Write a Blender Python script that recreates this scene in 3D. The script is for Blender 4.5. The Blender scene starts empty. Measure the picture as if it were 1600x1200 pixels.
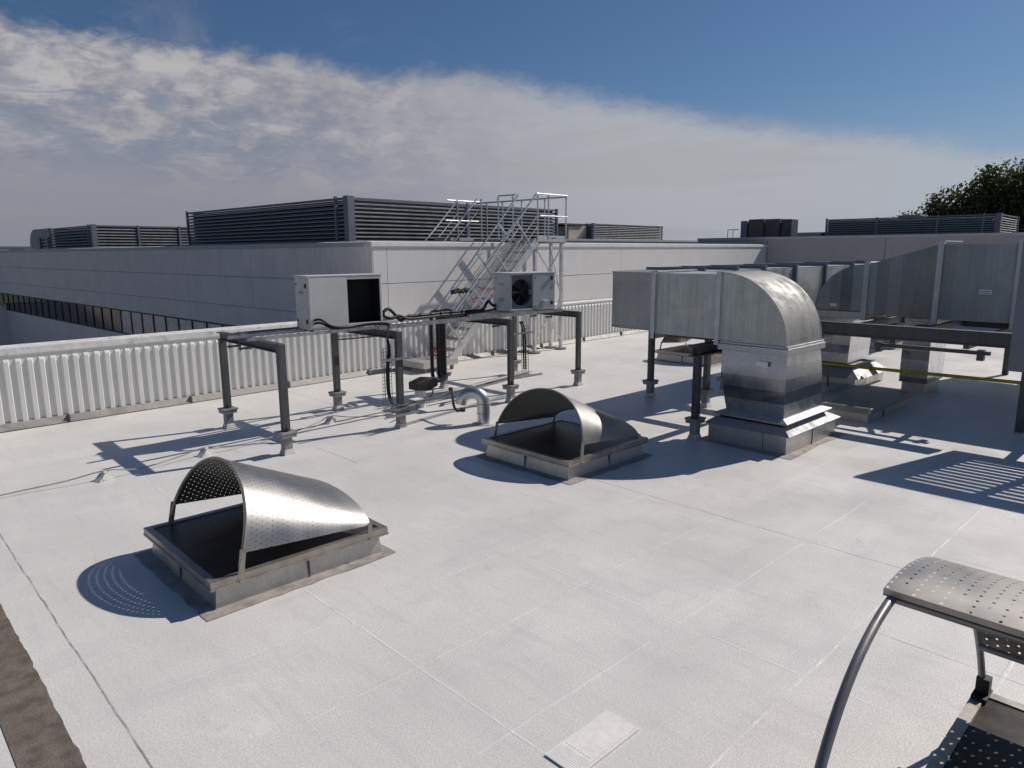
import bpy, math, random
from mathutils import Vector, Matrix
random.seed(7)
R = math.radians
PI = math.pi
SC = bpy.context.scene
COL = SC.collection

# ------------------------------------------------------------------ camera
PIT, ROLL, YAW = R(10.613), R(-0.332), R(46.053)
fwd = Vector((math.cos(YAW)*math.cos(PIT), math.sin(YAW)*math.cos(PIT), -math.sin(PIT)))
r0 = Vector((math.sin(YAW), -math.cos(YAW), 0)); u0 = r0.cross(fwd)
rt = math.cos(ROLL)*r0 + math.sin(ROLL)*u0; up = -math.sin(ROLL)*r0 + math.cos(ROLL)*u0
cd = bpy.data.cameras.new('camera'); cam = bpy.data.objects.new('camera', cd); COL.objects.link(cam)
cam.matrix_world = Matrix(((rt.x, up.x, -fwd.x, 0), (rt.y, up.y, -fwd.y, 0), (rt.z, up.z, -fwd.z, 2.5), (0, 0, 0, 1)))
cd.sensor_width = 36; cd.lens = 1103.7/1600*36; cd.clip_end = 4000; cd.clip_start = .05
SC.camera = cam
SC.render.resolution_x = 1024; SC.render.resolution_y = 768
SC.view_settings.view_transform = 'Standard'; SC.view_settings.look = 'None'
SC.view_settings.exposure = 0.0; SC.view_settings.gamma = 1

# ------------------------------------------------------------------ node helpers
class NT:
    def __init__(s, tree): s.t = tree; s.n = tree.nodes; s.l = tree.links
    def node(s, kind, **kw):
        n = s.n.new(kind)
        for k, v in kw.items(): setattr(n, k, v)
        return n
    def put(s, sock, v):
        if v is None: return
        if hasattr(v, 'is_output') or isinstance(v, bpy.types.NodeSocket): s.l.new(v, sock)
        else: sock.default_value = v
    def math(s, op, a, b=None, c=None, clamp=False):
        n = s.node('ShaderNodeMath', operation=op, use_clamp=clamp)
        s.put(n.inputs[0], a); s.put(n.inputs[1], b); s.put(n.inputs[2], c)
        return n.outputs[0]
    def vmath(s, op, a, b=None):
        n = s.node('ShaderNodeVectorMath', operation=op); s.put(n.inputs[0], a); s.put(n.inputs[1], b)
        return n.outputs['Value'] if op in ('DOT_PRODUCT', 'LENGTH') else n.outputs[0]
    def noise(s, vec, scale, detail=4, rough=.55, dist=0):
        n = s.node('ShaderNodeTexNoise'); s.put(n.inputs['Vector'], vec)
        n.inputs['Scale'].default_value = scale; n.inputs['Detail'].default_value = detail
        n.inputs['Roughness'].default_value = rough; n.inputs['Distortion'].default_value = dist
        return n.outputs[0]
    def ramp(s, fac, stops):
        n = s.node('ShaderNodeValToRGB'); e = n.color_ramp.elements
        while len(e) < len(stops): e.new(.5)
        for i, (p, c) in enumerate(stops):
            e[i].position = p; e[i].color = (c, c, c, 1) if isinstance(c, (int, float)) else (*c, 1)
        s.put(n.inputs[0], fac); return n.outputs[0]
    def maprange(s, v, a, b, c, d, smooth=True):
        n = s.node('ShaderNodeMapRange'); n.interpolation_type = 'SMOOTHSTEP' if smooth else 'LINEAR'
        s.put(n.inputs[0], v)
        for i, q in zip((1, 2, 3, 4), (a, b, c, d)): s.put(n.inputs[i], q)
        return n.outputs[0]
    def mix(s, fac, a, b, blend='MIX'):
        n = s.node('ShaderNodeMix', data_type='RGBA', blend_type=blend)
        s.put(n.inputs[0], fac)
        for i, q in ((6, a), (7, b)):
            if isinstance(q, tuple) and len(q) == 3: q = (*q, 1)
            if isinstance(q, (int, float)): q = (q, q, q, 1)
            s.put(n.inputs[i], q)
        return n.outputs[2]
    def scalev(s, vec, sc):
        return s.vmath('MULTIPLY', vec, sc)

# ------------------------------------------------------------------ world: Nishita sky with a bank of cloud
SUN_AZ, SUN_EL = -14.0, 40.0
def pxdir(x, y): return (fwd + rt*((x-800)/1103.7) - up*((y-600)/1103.7)).normalized()
w = bpy.data.worlds.new('World'); SC.world = w; w.use_nodes = True
t = NT(w.node_tree); t.n.clear()
sky = t.node('ShaderNodeTexSky', sky_type='NISHITA', sun_disc=False)
sky.sun_elevation = R(SUN_EL); sky.sun_rotation = R(90-SUN_AZ); sky.altitude = 50
sky.air_density = 1.0; sky.dust_density = .6; sky.ozone_density = 2.2
skyc = t.mix(1.0, sky.outputs[0], (0.60, 0.78, .99), 'MULTIPLY')
D = t.node('ShaderNodeTexCoord').outputs['Generated']
D = t.vmath('NORMALIZE', D)
nb = pxdir(0, 30).cross(pxdir(1600, 290)).normalized()
if nb.dot(pxdir(400, 350)) < 0: nb = -nb
dist = t.vmath('DOT_PRODUCT', D, tuple(nb))            # >0 below the edge of the cloud bank
sep = t.node('ShaderNodeSeparateXYZ'); t.put(sep.inputs[0], D)
zz = t.math('ADD', t.math('MAXIMUM', sep.outputs[2], 0.0), .12)
cp = t.node('ShaderNodeCombineXYZ')
t.put(cp.inputs[0], t.math('DIVIDE', sep.outputs[0], zz)); t.put(cp.inputs[1], t.math('DIVIDE', sep.outputs[1], zz))
P = cp.outputs[0]
rgt = t.vmath('DOT_PRODUCT', D, tuple(rt))
left = t.maprange(rgt, -.50, .20, 1, .12)     # puffier to the left
nA = t.noise(t.scalev(D, (1, 1, 1.5)), 3.6, 6, .55, .2)
nB = t.noise(t.scalev(D, (1, 1, 1.9)), 17, 9, .60, .45)
nC = t.noise(t.scalev(D, (1, 1, 6.0)), 2.6, 6, .58, .4)        # long flat layers
nD = t.noise(t.scalev(D, (1, 1, 2.2)), 46, 7, .62, .5)
vr = t.node('ShaderNodeTexVoronoi'); vr.feature = 'SMOOTH_F1'; vr.inputs['Scale'].default_value = 24
vr.inputs['Smoothness'].default_value = .6
t.put(vr.inputs['Vector'], t.scalev(D, (1, 1, 1.5)))
puff = t.maprange(vr.outputs['Distance'], .15, .62, 1, 0)
rs0 = t.maprange(rgt, -.35, .10, 0, 1)
e = t.math('ADD', t.math('ADD', dist, t.math('ADD', .010, t.math('MULTIPLY', rs0, .022))), t.math('MULTIPLY', t.math('SUBTRACT', nA, .5), .06))
e = t.math('ADD', e, t.math('MULTIPLY', t.math('MULTIPLY', t.math('SUBTRACT', nB, .5), left), .07))
e = t.math('ADD', e, t.math('MULTIPLY', t.math('MULTIPLY', t.math('SUBTRACT', puff, .5), left), .010))
e = t.math('ADD', e, t.math('MULTIPLY', t.math('SUBTRACT', nD, .5), .022))
cov = t.maprange(e, -.010, t.math('ADD', t.math('MULTIPLY', left, -.005), .030), 0, 1)
band = t.math('MULTIPLY', t.maprange(dist, -.02, .02, 0, 1), t.maprange(dist, .05, .17, 1, 0))
lump = t.math('ADD', t.math('MULTIPLY', nB, .58), t.math('ADD', t.math('MULTIPLY', nD, .34), t.math('MULTIPLY', puff, .08)))
gband = t.math('MULTIPLY', t.maprange(dist, .03, .07, 0, 1), t.maprange(dist, .10, .20, 1, 0))
gaps = t.math('MULTIPLY', t.math('MULTIPLY', gband, left), t.maprange(t.noise(t.scalev(D, (1, 1, 3.4)), 9, 9, .66, .5), .44, .56, .62, 0))
wisp = t.math('MULTIPLY', t.maprange(t.noise(t.scalev(D, (1, 1, 3.0)), 6, 8, .66, .7), .52, .76, 0, .32), t.maprange(dist, -.10, .0, 0, 1))
cov = t.math('MAXIMUM', cov, t.math('MULTIPLY', wisp, left))
low = t.maprange(dist, .03, .34, 0, 1)
ccol = t.mix(low, (.33, .325, .365), (.205, .215, .26))
lit = t.math('MULTIPLY', band, t.math('MULTIPLY', left, t.maprange(lump, .44, .60, 0, 1)))
ccol = t.mix(t.math('MULTIPLY', t.math('MULTIPLY', band, left), t.maprange(lump, .50, .36, 0, .8)), ccol, (.20, .235, .31))
ccol = t.mix(lit, ccol, (.47, .46, .465))
ccol = t.mix(gaps, ccol, (.175, .215, .30))
rside = t.maprange(rgt, -.30, .22, 0, 1)
ccol = t.mix(t.math('MULTIPLY', rside, .9), ccol, t.mix(low, (.42, .44, .475), (.32, .33, .35)))
ccol = t.mix(t.maprange(nC, .50, .64, 0, .22), ccol, (.20, .215, .265))
ccol = t.mix(t.maprange(nC, .46, .34, 0, .22), ccol, (.33, .315, .325))
ccol = t.mix(t.maprange(rgt, .34, .62, 0, .5), ccol, (.40, .47, .55))
STR = .055
haz = t.maprange(sep.outputs[2], .0, .26, 1, 0)
back = t.maprange(t.vmath('DOT_PRODUCT', D, tuple(Vector((fwd.x, fwd.y, 0)).normalized())), -.1, .5, 1, 0)
skyh = t.mix(t.math('MULTIPLY', t.math('MULTIPLY', haz, haz), t.math('ADD', t.math('MULTIPLY', back, .55), .40)), skyc, (.46/STR, .46/STR, .455/STR))
ccol = t.mix(1.0, ccol, (1/STR, 1/STR, 1/STR), 'MULTIPLY')
fin = t.mix(cov, skyh, ccol)
bg = t.node('ShaderNodeBackground'); t.put(bg.inputs[0], fin); bg.inputs[1].default_value = STR
o = t.node('ShaderNodeOutputWorld'); t.l.new(bg.outputs[0], o.inputs[0])

# ------------------------------------------------------------------ sun
sl = bpy.data.lights.new('sun', 'SUN'); sl.energy = 4.0; sl.angle = R(.5); sl.color = (1.0, .94, .865)
so = bpy.data.objects.new('sun', sl); COL.objects.link(so)
sd = Vector((math.cos(R(SUN_AZ))*math.cos(R(SUN_EL)), math.sin(R(SUN_AZ))*math.cos(R(SUN_EL)), math.sin(R(SUN_EL))))
so.rotation_euler = sd.to_track_quat('Z', 'Y').to_euler(); so.location = sd*50

# ------------------------------------------------------------------ materials
def newmat(name):
    m = bpy.data.materials.new(name); m.use_nodes = True; t = NT(m.node_tree); t.n.clear()
    b = t.node('ShaderNodeBsdfPrincipled'); o = t.node('ShaderNodeOutputMaterial'); t.l.new(b.outputs[0], o.inputs[0])
    return m, t, b, o
def objco(t): return t.node('ShaderNodeTexCoord').outputs['Object']
def plain(name, col, rough=.6, metal=0.0, var=.12, scale=6, bump=0.0, dirt=None, spec=None, streak=False):
    m, t, b, o = newmat(name); c = objco(t)
    n = t.noise(c, scale, 6, .6)
    if streak: n = t.math('MULTIPLY', t.math('ADD', n, t.noise(t.scalev(c, (9, 9, .5)), 2.2, 5, .6)), .5)
    a = tuple(x*(1-var) for x in col); d = tuple(min(1, x*(1+var)) for x in col)
    base = t.mix(t.maprange(n, .3, .7, 0, 1), a, d)
    if dirt:
        base = t.mix(t.maprange(t.noise(c, scale*.6, 8, .7), .52, .72, 0, .7), base, dirt)
    t.put(b.inputs['Base Color'], base); b.inputs['Roughness'].default_value = rough; b.inputs['Metallic'].default_value = metal
    t.put(b.inputs['Roughness'], t.maprange(n, .25, .75, rough*.85, min(1, rough*1.15)))
    if spec is not None: b.inputs['Specular IOR Level'].default_value = spec
    if bump:
        bp = t.node('ShaderNodeBump'); bp.inputs['Strength'].default_value = bump; bp.inputs['Distance'].default_value = .01
        t.put(bp.inputs['Height'], t.noise(c, scale*12, 4, .6)); t.l.new(bp.outputs[0], b.inputs['Normal'])
    return m
def galv(name, col=.42, rough=.38, metal=.85, axis=None, width=.17, tint=(1, 1, 1), wob=.0, stripe=.22, bmp=.25, stk=.45):
    m, t, b, o = newmat(name); c = objco(t)
    sp = t.node('ShaderNodeTexVoronoi'); sp.inputs['Scale'].default_value = 55; t.put(sp.inputs['Vector'], c)
    spv = t.node('ShaderNodeSeparateColor'); t.l.new(sp.outputs['Color'], spv.inputs[0])
    n = t.noise(c, 5, 6, .6)
    st = t.noise(t.scalev(c, (14, 14, .7)), 1.6, 5, .65)
    v = t.math('ADD', t.math('MULTIPLY', t.math('SUBTRACT', spv.outputs[0], .5), .12), t.math('MULTIPLY', t.math('SUBTRACT', n, .5), .35))
    v = t.math('ADD', v, t.math('MULTIPLY', t.math('SUBTRACT', st, .5), stk))
    rr = t.maprange(n, .3, .7, rough*.8, rough*1.25)
    if axis is not None:
        s_ = t.node('ShaderNodeSeparateXYZ'); t.put(s_.inputs[0], c)
        k = t.math('FLOOR', t.math('DIVIDE', s_.outputs[axis], width))
        wn = t.node('ShaderNodeTexWhiteNoise', noise_dimensions='1D'); t.put(wn.inputs['W'], k)
        v = t.math('ADD', v, t.math('MULTIPLY', t.math('SUBTRACT', wn.outputs[0], .5), stripe*2))
        fr = t.math('ABSOLUTE', t.math('SUBTRACT', t.math('FRACT', t.math('DIVIDE', s_.outputs[axis], width)), .5))
        v = t.math('SUBTRACT', v, t.maprange(fr, .485, .5, 0, .12))
        rr = t.math('ADD', rr, t.math('MULTIPLY', t.math('SUBTRACT', wn.outputs[0], .5), .16))
    v = t.math('MULTIPLY', t.math('ADD', v, 1.0), col)
    cc = t.node('ShaderNodeCombineXYZ')
    for i in range(3): t.put(cc.inputs[i], t.math('MULTIPLY', v, tint[i]))
    t.put(b.inputs['Base Color'], cc.outputs[0]); t.put(b.inputs['Roughness'], rr); b.inputs['Metallic'].default_value = metal
    bp = t.node('ShaderNodeBump'); bp.inputs['Strength'].default_value = bmp; bp.inputs['Distance'].default_value = .02
    t.put(bp.inputs['Height'], t.noise(c, 2.6, 3, .5)); t.l.new(bp.outputs[0], b.inputs['Normal'])
    return m
M = {}
M['galv'] = galv('galvanised steel', .34, .60, .5)
M['galv_y'] = galv('galvanised duct side', .46, .46, .72, 1, .185, (.96, 1, .96), stripe=.12, stk=.8)
M['galv_x'] = galv('galvanised duct front', .36, .55, .55, 0, .185, (.97, 1, 1.0), stripe=.10)
M['galv_z'] = galv('galvanised duct neck', .38, .22, .93, 2, .155, (.97, 1, 1.04), stripe=.26, bmp=.06)
M['galv_end'] = galv('ribbed duct end', .38, .50, .6, 2, .16, (.98, 1, .98), stripe=.10)
M['galv_light'] = galv('bright galvanised elbow', .30, .70, .55, 0, .09, (1.0, .985, .95), stripe=.07, bmp=.0)
M['galv_dark'] = galv('weathered galvanised duct', .31, .45, .70, 1, .20, (.97, 1, 1.0), stripe=.30)  # darker, strongly banded galvanised tone
M['flange'] = galv('duct flange', .50, .45, .65)
M['steel_dark'] = plain('dark galvanised frame steel', (.075, .078, .083), .55, .25, .3, 5, streak=True)
M['steel_end'] = plain('dull zinc base plate', (.25, .25, .25), .6, .3, .25, 9)
M['zinc'] = plain('unpainted zinc channel', (.40, .40, .41), .42, .75, .2, 12)
M['tube'] = plain('dull grey steel tube', (.26, .25, .245), .42, .45, .12, 8)
M['alu'] = plain('aluminium stair', (.62, .62, .63), .38, .7, .12, 10)
M['alu_tread'] = plain('aluminium tread', (.48, .47, .45), .5, .5, .15, 20)
M['black'] = plain('black pipe insulation', (.012, .012, .013), .55, 0, .3, 20, bump=.3)
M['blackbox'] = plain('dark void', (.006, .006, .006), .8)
M['ac'] = plain('grey white enamel', (.50, .51, .49), .42, 0, .04, 3, spec=.4)
M['ac_warm'] = plain('light enamel', (.56, .56, .54), .42, 0, .04, 3, spec=.4)
M['label'] = plain('label white', (.72, .74, .76), .5)
M['ink'] = plain('label ink', (.12, .14, .16), .6)
M['yellow'] = plain('warning yellow', (.60, .47, .06), .5)
M['gaspipe'] = plain('yellow painted pipe', (.36, .27, .02), .5, 0, .2, 8)
M['white_wall'] = plain('white coated cladding', (.66, .64, .62), .55, 0, .05, 2.5, streak=True)
M['grey_wall'] = plain('grey panel cladding', (.86, .76, .68), .6, 0, .12, 1.2, streak=True)  # flank copy of the white cladding, colour raised and warmed against its shade
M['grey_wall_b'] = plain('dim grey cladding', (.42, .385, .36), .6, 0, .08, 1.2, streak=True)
M['joint'] = plain('panel joint', (.10, .10, .10), .8)
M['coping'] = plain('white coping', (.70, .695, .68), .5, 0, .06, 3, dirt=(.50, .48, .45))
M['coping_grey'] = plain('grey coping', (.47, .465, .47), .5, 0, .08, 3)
M['rib'] = plain('white ribbed sheet', (.70, .69, .66), .5, 0, .05, 2, streak=True)
M['cap'] = plain('white flaking coping', (.70, .68, .65), .6, 0, .10, 9, dirt=(.26, .24, .21))
M['flash'] = plain('lead flashing', (.28, .265, .25), .6, .2, .2, 5, dirt=(.42, .41, .40))
M['louv'] = plain('louvre blade grey', (.24, .245, .25), .5, .3, .12, 3)
M['louv_post'] = plain('louvre post blue grey', (.17, .18, .215), .5, .2, .1, 3)
M['winframe'] = plain('dark window frame', (.025, .024, .022), .5)
M['curb'] = galv('stainless kerb', .50, .42, .75, None, .1, (1.0, .965, .91))
M['frame_warm'] = plain('bronzed aluminium frame', (.36, .33, .29), .4, .7, .15, 8, dirt=(.20, .165, .12))
M['tan'] = plain('tan cabinet', (.42, .38, .31), .6, 0, .15, 2, streak=True)
M['rust'] = plain('rusted coil fins', (.13, .115, .105), .8, .1, .35, 5, streak=True)
M['redhose'] = plain('red hose', (.40, .03, .02), .5)
M['trunk'] = plain('bark', (.10, .08, .06), .9, 0, .3, 3)
M['clampw'] = plain('painted clamp block', (.62, .62, .60), .6, 0, .15, 30, bump=.5)
M['ventpipe'] = galv('crumpled foil lagging', .62, .33, .85, None, .1, (1, .98, .95))
M['whitevent'] = plain('white plastic pipe', (.66, .66, .65), .45, 0, .08, 12)
M['floor'] = plain('courtyard gravel', (.07, .065, .06), .9, 0, .3, 8)
M['land'] = plain('asphalt and verge', (.07, .08, .06), .9, 0, .4, .05)
M['paleroof'] = plain('pale roof felt', (.34, .34, .34), .8, 0, .1, .5)

def glassmat(name, col, rough=.06, spec=.6):
    m, t, b, o = newmat(name); c = objco(t)
    n = t.noise(c, 4, 5, .6)
    t.put(b.inputs['Base Color'], t.mix(t.maprange(n, .35, .7, 0, 1), tuple(x*.7 for x in col), tuple(x*1.4 for x in col)))
    t.put(b.inputs['Roughness'], t.maprange(n, .3, .7, rough, rough+.10)); b.inputs['Specular IOR Level'].default_value = spec
    return m
M['glass'] = glassmat('smoked rooflight glazing', (.060, .050, .040), .30, .20)
M['pane_light'] = glassmat('window with pale blinds', (.55, .52, .47), .2)
M['pane_dark'] = glassmat('dark window', (.02, .022, .022), .08)

def perforated(name, pitch, rad, col, rough):
    m, t, b, o = newmat(name)
    uv = t.node('ShaderNodeUVMap').outputs[0]
    s_ = t.node('ShaderNodeSeparateXYZ'); t.put(s_.inputs[0], uv)
    row = t.math('DIVIDE', s_.outputs[1], pitch)
    off = t.math('MULTIPLY', t.math('MODULO', t.math('FLOOR', row), 2.0), .5)
    a = t.math('SUBTRACT', t.math('FRACT', t.math('ADD', t.math('DIVIDE', s_.outputs[0], pitch), off)), .5)
    c = t.math('SUBTRACT', t.math('FRACT', row), .5)
    d = t.math('SQRT', t.math('ADD', t.math('MULTIPLY', a, a), t.math('MULTIPLY', c, c)))
    hole = t.math('LESS_THAN', d, rad/pitch)
    co = objco(t); n = t.noise(t.scalev(co, (1, 1, 1)), 60, 4, .6); n2 = t.noise(co, 3, 4, .5)
    v = t.math('ADD', t.math('MULTIPLY', n, .25), t.math('MULTIPLY', n2, .35))
    t.put(b.inputs['Base Color'], t.mix(v, tuple(x*.75 for x in col), tuple(x*1.25 for x in col)))
    b.inputs['Metallic'].default_value = .92
    t.put(b.inputs['Roughness'], t.maprange(n2, .3, .7, rough*.85, rough*1.15))
    tr = t.node('ShaderNodeBsdfTransparent'); mx = t.node('ShaderNodeMixShader')
    t.l.new(hole, mx.inputs[0]); t.l.new(b.outputs[0], mx.inputs[1]); t.l.new(tr.outputs[0], mx.inputs[2]); t.l.new(mx.outputs[0], o.inputs[0])
    return m
M['perf'] = perforated('perforated stainless sheet', .044, .0041, (.37, .355, .34), .42)
M['perf3'] = perforated('perforated bronze sheet', .046, .0056, (.37, .345, .32), .46)

# the white coated roof: granular coating, faint mottling, lapped seams
def roofmat():
    m, t, b, o = newmat('white roof coating'); c = objco(t)
    s_ = t.node('ShaderNodeSeparateXYZ'); t.put(s_.inputs[0], c); X, Y = s_.outputs[0], s_.outputs[1]
    wob = t.math('MULTIPLY', t.math('SUBTRACT', t.noise(c, 1.7, 4, .6), .5), .035)
    base = t.mix(t.maprange(t.noise(c, .55, 5, .6), .3, .7, 0, 1), (.74, .704, .658), (.84, .803, .755))
    base = t.mix(t.maprange(t.noise(t.scalev(c, (.6, 2.2, 1)), 1.3, 6, .65, .4), .50, .68, 0, .35), base, (.585, .58, .58))
    g = t.noise(c, 70, 3, .7)
    base = t.mix(t.maprange(g, .35, .65, 0, .50), base, (.50, .485, .47))
    base = t.mix(t.maprange(t.noise(c, 130, 2, .6), .56, .70, 0, .5), base, (.38, .37, .36))
    base = t.mix(t.maprange(t.noise(c, 110, 2, .6), .58, .70, 0, .6), base, (.90, .88, .85))
    base = t.mix(t.maprange(t.noise(t.scalev(c, (1.6, .5, 1)), 2.4, 7, .7, .5), .50, .70, 0, .30), base, (.54, .53, .52))
    # strips of slightly different tone, one roll wide
    k = t.math('FLOOR', t.math('ADD', t.math('DIVIDE', t.math('ADD', Y, t.math('MULTIPLY', wob, .6)), .79), .0))
    wn = t.node('ShaderNodeTexWhiteNoise', noise_dimensions='1D'); t.put(wn.inputs['W'], k)
    base = t.mix(t.math('MULTIPLY', wn.outputs[0], .16), base, (.60, .60, .605))
    height = t.math('MULTIPLY', g, .35)
    def seam(axis, val, lo, hi, dark, wd=.010):
        nonlocal base, height
        A, B = (X, Y) if axis == 'x' else (Y, X)
        d = t.math('ABSOLUTE', t.math('SUBTRACT', t.math('ADD', A, wob), val))
        f = t.maprange(d, wd*.35, wd, 1, 0)
        f = t.math('MULTIPLY', f, t.math('MULTIPLY', t.math('GREATER_THAN', B, lo), t.math('LESS_THAN', B, hi)))
        br = t.maprange(t.noise(c, 3.5, 5, .65), .38, .58, .12 if not dark else .45, 1)
        f = t.math('MULTIPLY', f, br)
        base = t.mix(t.math('MULTIPLY', f, .85 if dark else .34), base, (.20, .19, .18) if dark else (.84, .84, .83))
        if not dark: height = t.math('ADD', height, t.math('MULTIPLY', f, .25))
    seam('x', .849, 1, 9.2, True, .009)
    seam('x', 4.722, -3, 1.49, True, .007)
    seam('x', 5.88, -3, 4.92, True, .007)
    seam('x', 5.88, 10.3, 12.1, True, .008)
    seam('x', 4.35, 7.2, 8.2, True, .008)
    seam('x', 11.42, 8.8, 11.5, True, .012)
    seam('x', 2.31, -2, 9, False, .010)
    for yy, w_ in ((1.55, .014), (2.42, .014), (3.25, .012), (4.10, .012), (.72, .016), (6.9, .012), (7.7, .012), (9.3, .012), (10.2, .010), (11.1, .014), (-.1, .016)):
        seam('y', yy, .87, 30, False, w_)
    seam('x', 7.35, -3, 3.5, False, .012); seam('x', 3.9, .6, 8, False, .009)
    # brushed coating streaks and broad worn patches
    base = t.mix(t.maprange(t.noise(t.scalev(c, (4.5, .55, 1)), 2.2, 6, .7, .3), .50, .72, 0, .30), base, (.50, .49, .48))
    base = t.mix(t.maprange(t.noise(c, .35, 6, .62, .5), .50, .66, 0, .28), base, (.54, .53, .525))
    base = t.mix(t.maprange(t.noise(c, .9, 6, .7, .8), .60, .72, 0, .35), base, (.86, .845, .82))
    st_ = t.math('MULTIPLY', t.noise(c, 1.4, 8, .7, .9), t.noise(c, 6, 6, .7))
    base = t.mix(t.maprange(st_, .33, .42, 0, .30), base, (.46, .42, .37))
    # rain spots, scuffs
    sc_ = t.noise(t.scalev(c, (1, 1, 1)), 9, 8, .75)
    base = t.mix(t.maprange(sc_, .68, .78, 0, .35), base, (.48, .46, .44))
    t.put(b.inputs['Base Color'], base)
    t.put(b.inputs['Roughness'], t.maprange(t.noise(c, 1.1, 4, .6), .3, .7, .38, .55)); b.inputs['Specular IOR Level'].default_value = .5
    bp = t.node('ShaderNodeBump'); bp.inputs['Strength'].default_value = 1.0; bp.inputs['Distance'].default_value = .006
    t.put(bp.inputs['Height'], height); t.l.new(bp.outputs[0], b.inputs['Normal'])
    return m
M['roof'] = roofmat()
M['bitumen'] = plain('bare brown felt', (.15, .126, .104), .85, 0, .3, 9, bump=.6, dirt=(.15, .135, .12))
M['dirty'] = plain('dirty flashing sheet', (.36, .325, .29), .7, 0, .3, 6, dirt=(.50, .49, .47))
M['smear'] = plain('thin white coating over kerb', (.55, .53, .51), .7, 0, .25, 7, dirt=(.64, .63, .62))
M['mat'] = plain('coated grip pad', (.78, .75, .72), .6, 0, .05, 20)

# ------------------------------------------------------------------ mesh builder
class MB:
    def __init__(s): s.v = []; s.f = []; s.uv = None
    def add(s, vs, fs):
        n = len(s.v); s.v += [Vector(p) for p in vs]; s.f += [tuple(i+n for i in f) for f in fs]; return s
    def box(s, x0, y0, z0, x1, y1, z1):
        x0, x1 = min(x0, x1), max(x0, x1); y0, y1 = min(y0, y1), max(y0, y1); z0, z1 = min(z0, z1), max(z0, z1)
        return s.add([(x0, y0, z0), (x1, y0, z0), (x1, y1, z0), (x0, y1, z0), (x0, y0, z1), (x1, y0, z1), (x1, y1, z1), (x0, y1, z1)],
                     [(0, 3, 2, 1), (4, 5, 6, 7), (0, 1, 5, 4), (1, 2, 6, 5), (2, 3, 7, 6), (3, 0, 4, 7)])
    def cb(s, c, d): return s.box(c[0]-d[0]/2, c[1]-d[1]/2, c[2]-d[2]/2, c[0]+d[0]/2, c[1]+d[1]/2, c[2]+d[2]/2)
    def bar(s, a, b, w, h, upv=(0, 0, 1)):
        a, b = Vector(a), Vector(b); d = (b-a).normalized(); q = Vector(upv)
        if abs(d.dot(q)) > .98: q = Vector((1, 0, 0))
        sx = d.cross(q).normalized(); sy = sx.cross(d)
        c = [(-1, -1), (1, -1), (1, 1), (-1, 1)]
        vs = [a+sx*(i*w/2)+sy*(j*h/2) for i, j in c] + [b+sx*(i*w/2)+sy*(j*h/2) for i, j in c]
        return s.add(vs, [(0, 1, 2, 3), (7, 6, 5, 4), (0, 4, 5, 1), (1, 5, 6, 2), (2, 6, 7, 3), (3, 7, 4, 0)])
    def tube(s, pts, r, n=10, cap=True):
        pts = [Vector(p) for p in pts]; rs = r if isinstance(r, (list, tuple)) else [r]*len(pts)
        rings = []; prev = None
        for i, p in enumerate(pts):
            d = (pts[min(i+1, len(pts)-1)] - pts[max(i-1, 0)]).normalized()
            if prev is None:
                q = Vector((0, 0, 1)) if abs(d.z) < .9 else Vector((1, 0, 0)); a = d.cross(q).normalized()
            else: a = (prev - d*prev.dot(d)).normalized()
            prev = a; b = d.cross(a)
            rings.append([p + (a*math.cos(2*PI*k/n) + b*math.sin(2*PI*k/n))*rs[i] for k in range(n)])
        vs = [q for g in rings for q in g]; fs = []
        for i in range(len(pts)-1):
            for k in range(n): fs.append((i*n+k, i*n+(k+1) % n, (i+1)*n+(k+1) % n, (i+1)*n+k))
        if cap: fs += [tuple(range(n-1, -1, -1)), tuple((len(pts)-1)*n+k for k in range(n))]
        return s.add(vs, fs)
    def frustum(s, a, b):       # a, b = (x0, y0, x1, y1, z)
        vs = [(q[0], q[1], q[4]) for q in (a,)] + [(a[2], a[1], a[4]), (a[2], a[3], a[4]), (a[0], a[3], a[4]),
              (b[0], b[1], b[4]), (b[2], b[1], b[4]), (b[2], b[3], b[4]), (b[0], b[3], b[4])]
        return s.add(vs, [(0, 3, 2, 1), (4, 5, 6, 7), (0, 1, 5, 4), (1, 2, 6, 5), (2, 3, 7, 6), (3, 0, 4, 7)])
    def prism(s, poly, axis, a, b):   # poly of 2D points, extruded along axis from a to b
        def mk(p, q):
            if axis == 'x': return (q, p[0], p[1])
            if axis == 'y': return (p[0], q, p[1])
            return (p[0], p[1], q)
        n = len(poly); vs = [mk(p, a) for p in poly] + [mk(p, b) for p in poly]
        return s.add(vs, [tuple(range(n-1, -1, -1)), tuple(range(n, 2*n))] + [(i, (i+1) % n, n+(i+1) % n, n+i) for i in range(n)])
    def make(s, name, mat, off=(0, 0, 0), smooth=False, bevel=0):
        me = bpy.data.meshes.new(name); off = Vector(off)
        me.from_pydata([tuple(p-off) for p in s.v], [], s.f)
        if s.uv:
            ul = me.uv_layers.new(name='UVMap')
            for lp in me.loops: ul.data[lp.index].uv = s.uv[lp.vertex_index]
        import bmesh
        bm = bmesh.new(); bm.from_mesh(me); bmesh.ops.recalc_face_normals(bm, faces=bm.faces); bm.to_mesh(me); bm.free()
        me.materials.append(mat)
        ob = bpy.data.objects.new(name, me); COL.objects.link(ob)
        if smooth:
            for p in me.polygons: p.use_smooth = True
            me.set_sharp_from_angle(angle=R(40))
        if bevel:
            md = ob.modifiers.new('bevel', 'BEVEL'); md.width = bevel; md.segments = 2; md.limit_method = 'ANGLE'; md.angle_limit = R(40)
        return ob
def tag(o, label=None, cat=None, group=None, kind=None):
    if label: o['label'] = label
    if cat: o['category'] = cat
    if group: o['group'] = group
    if kind: o['kind'] = kind
    return o
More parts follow.
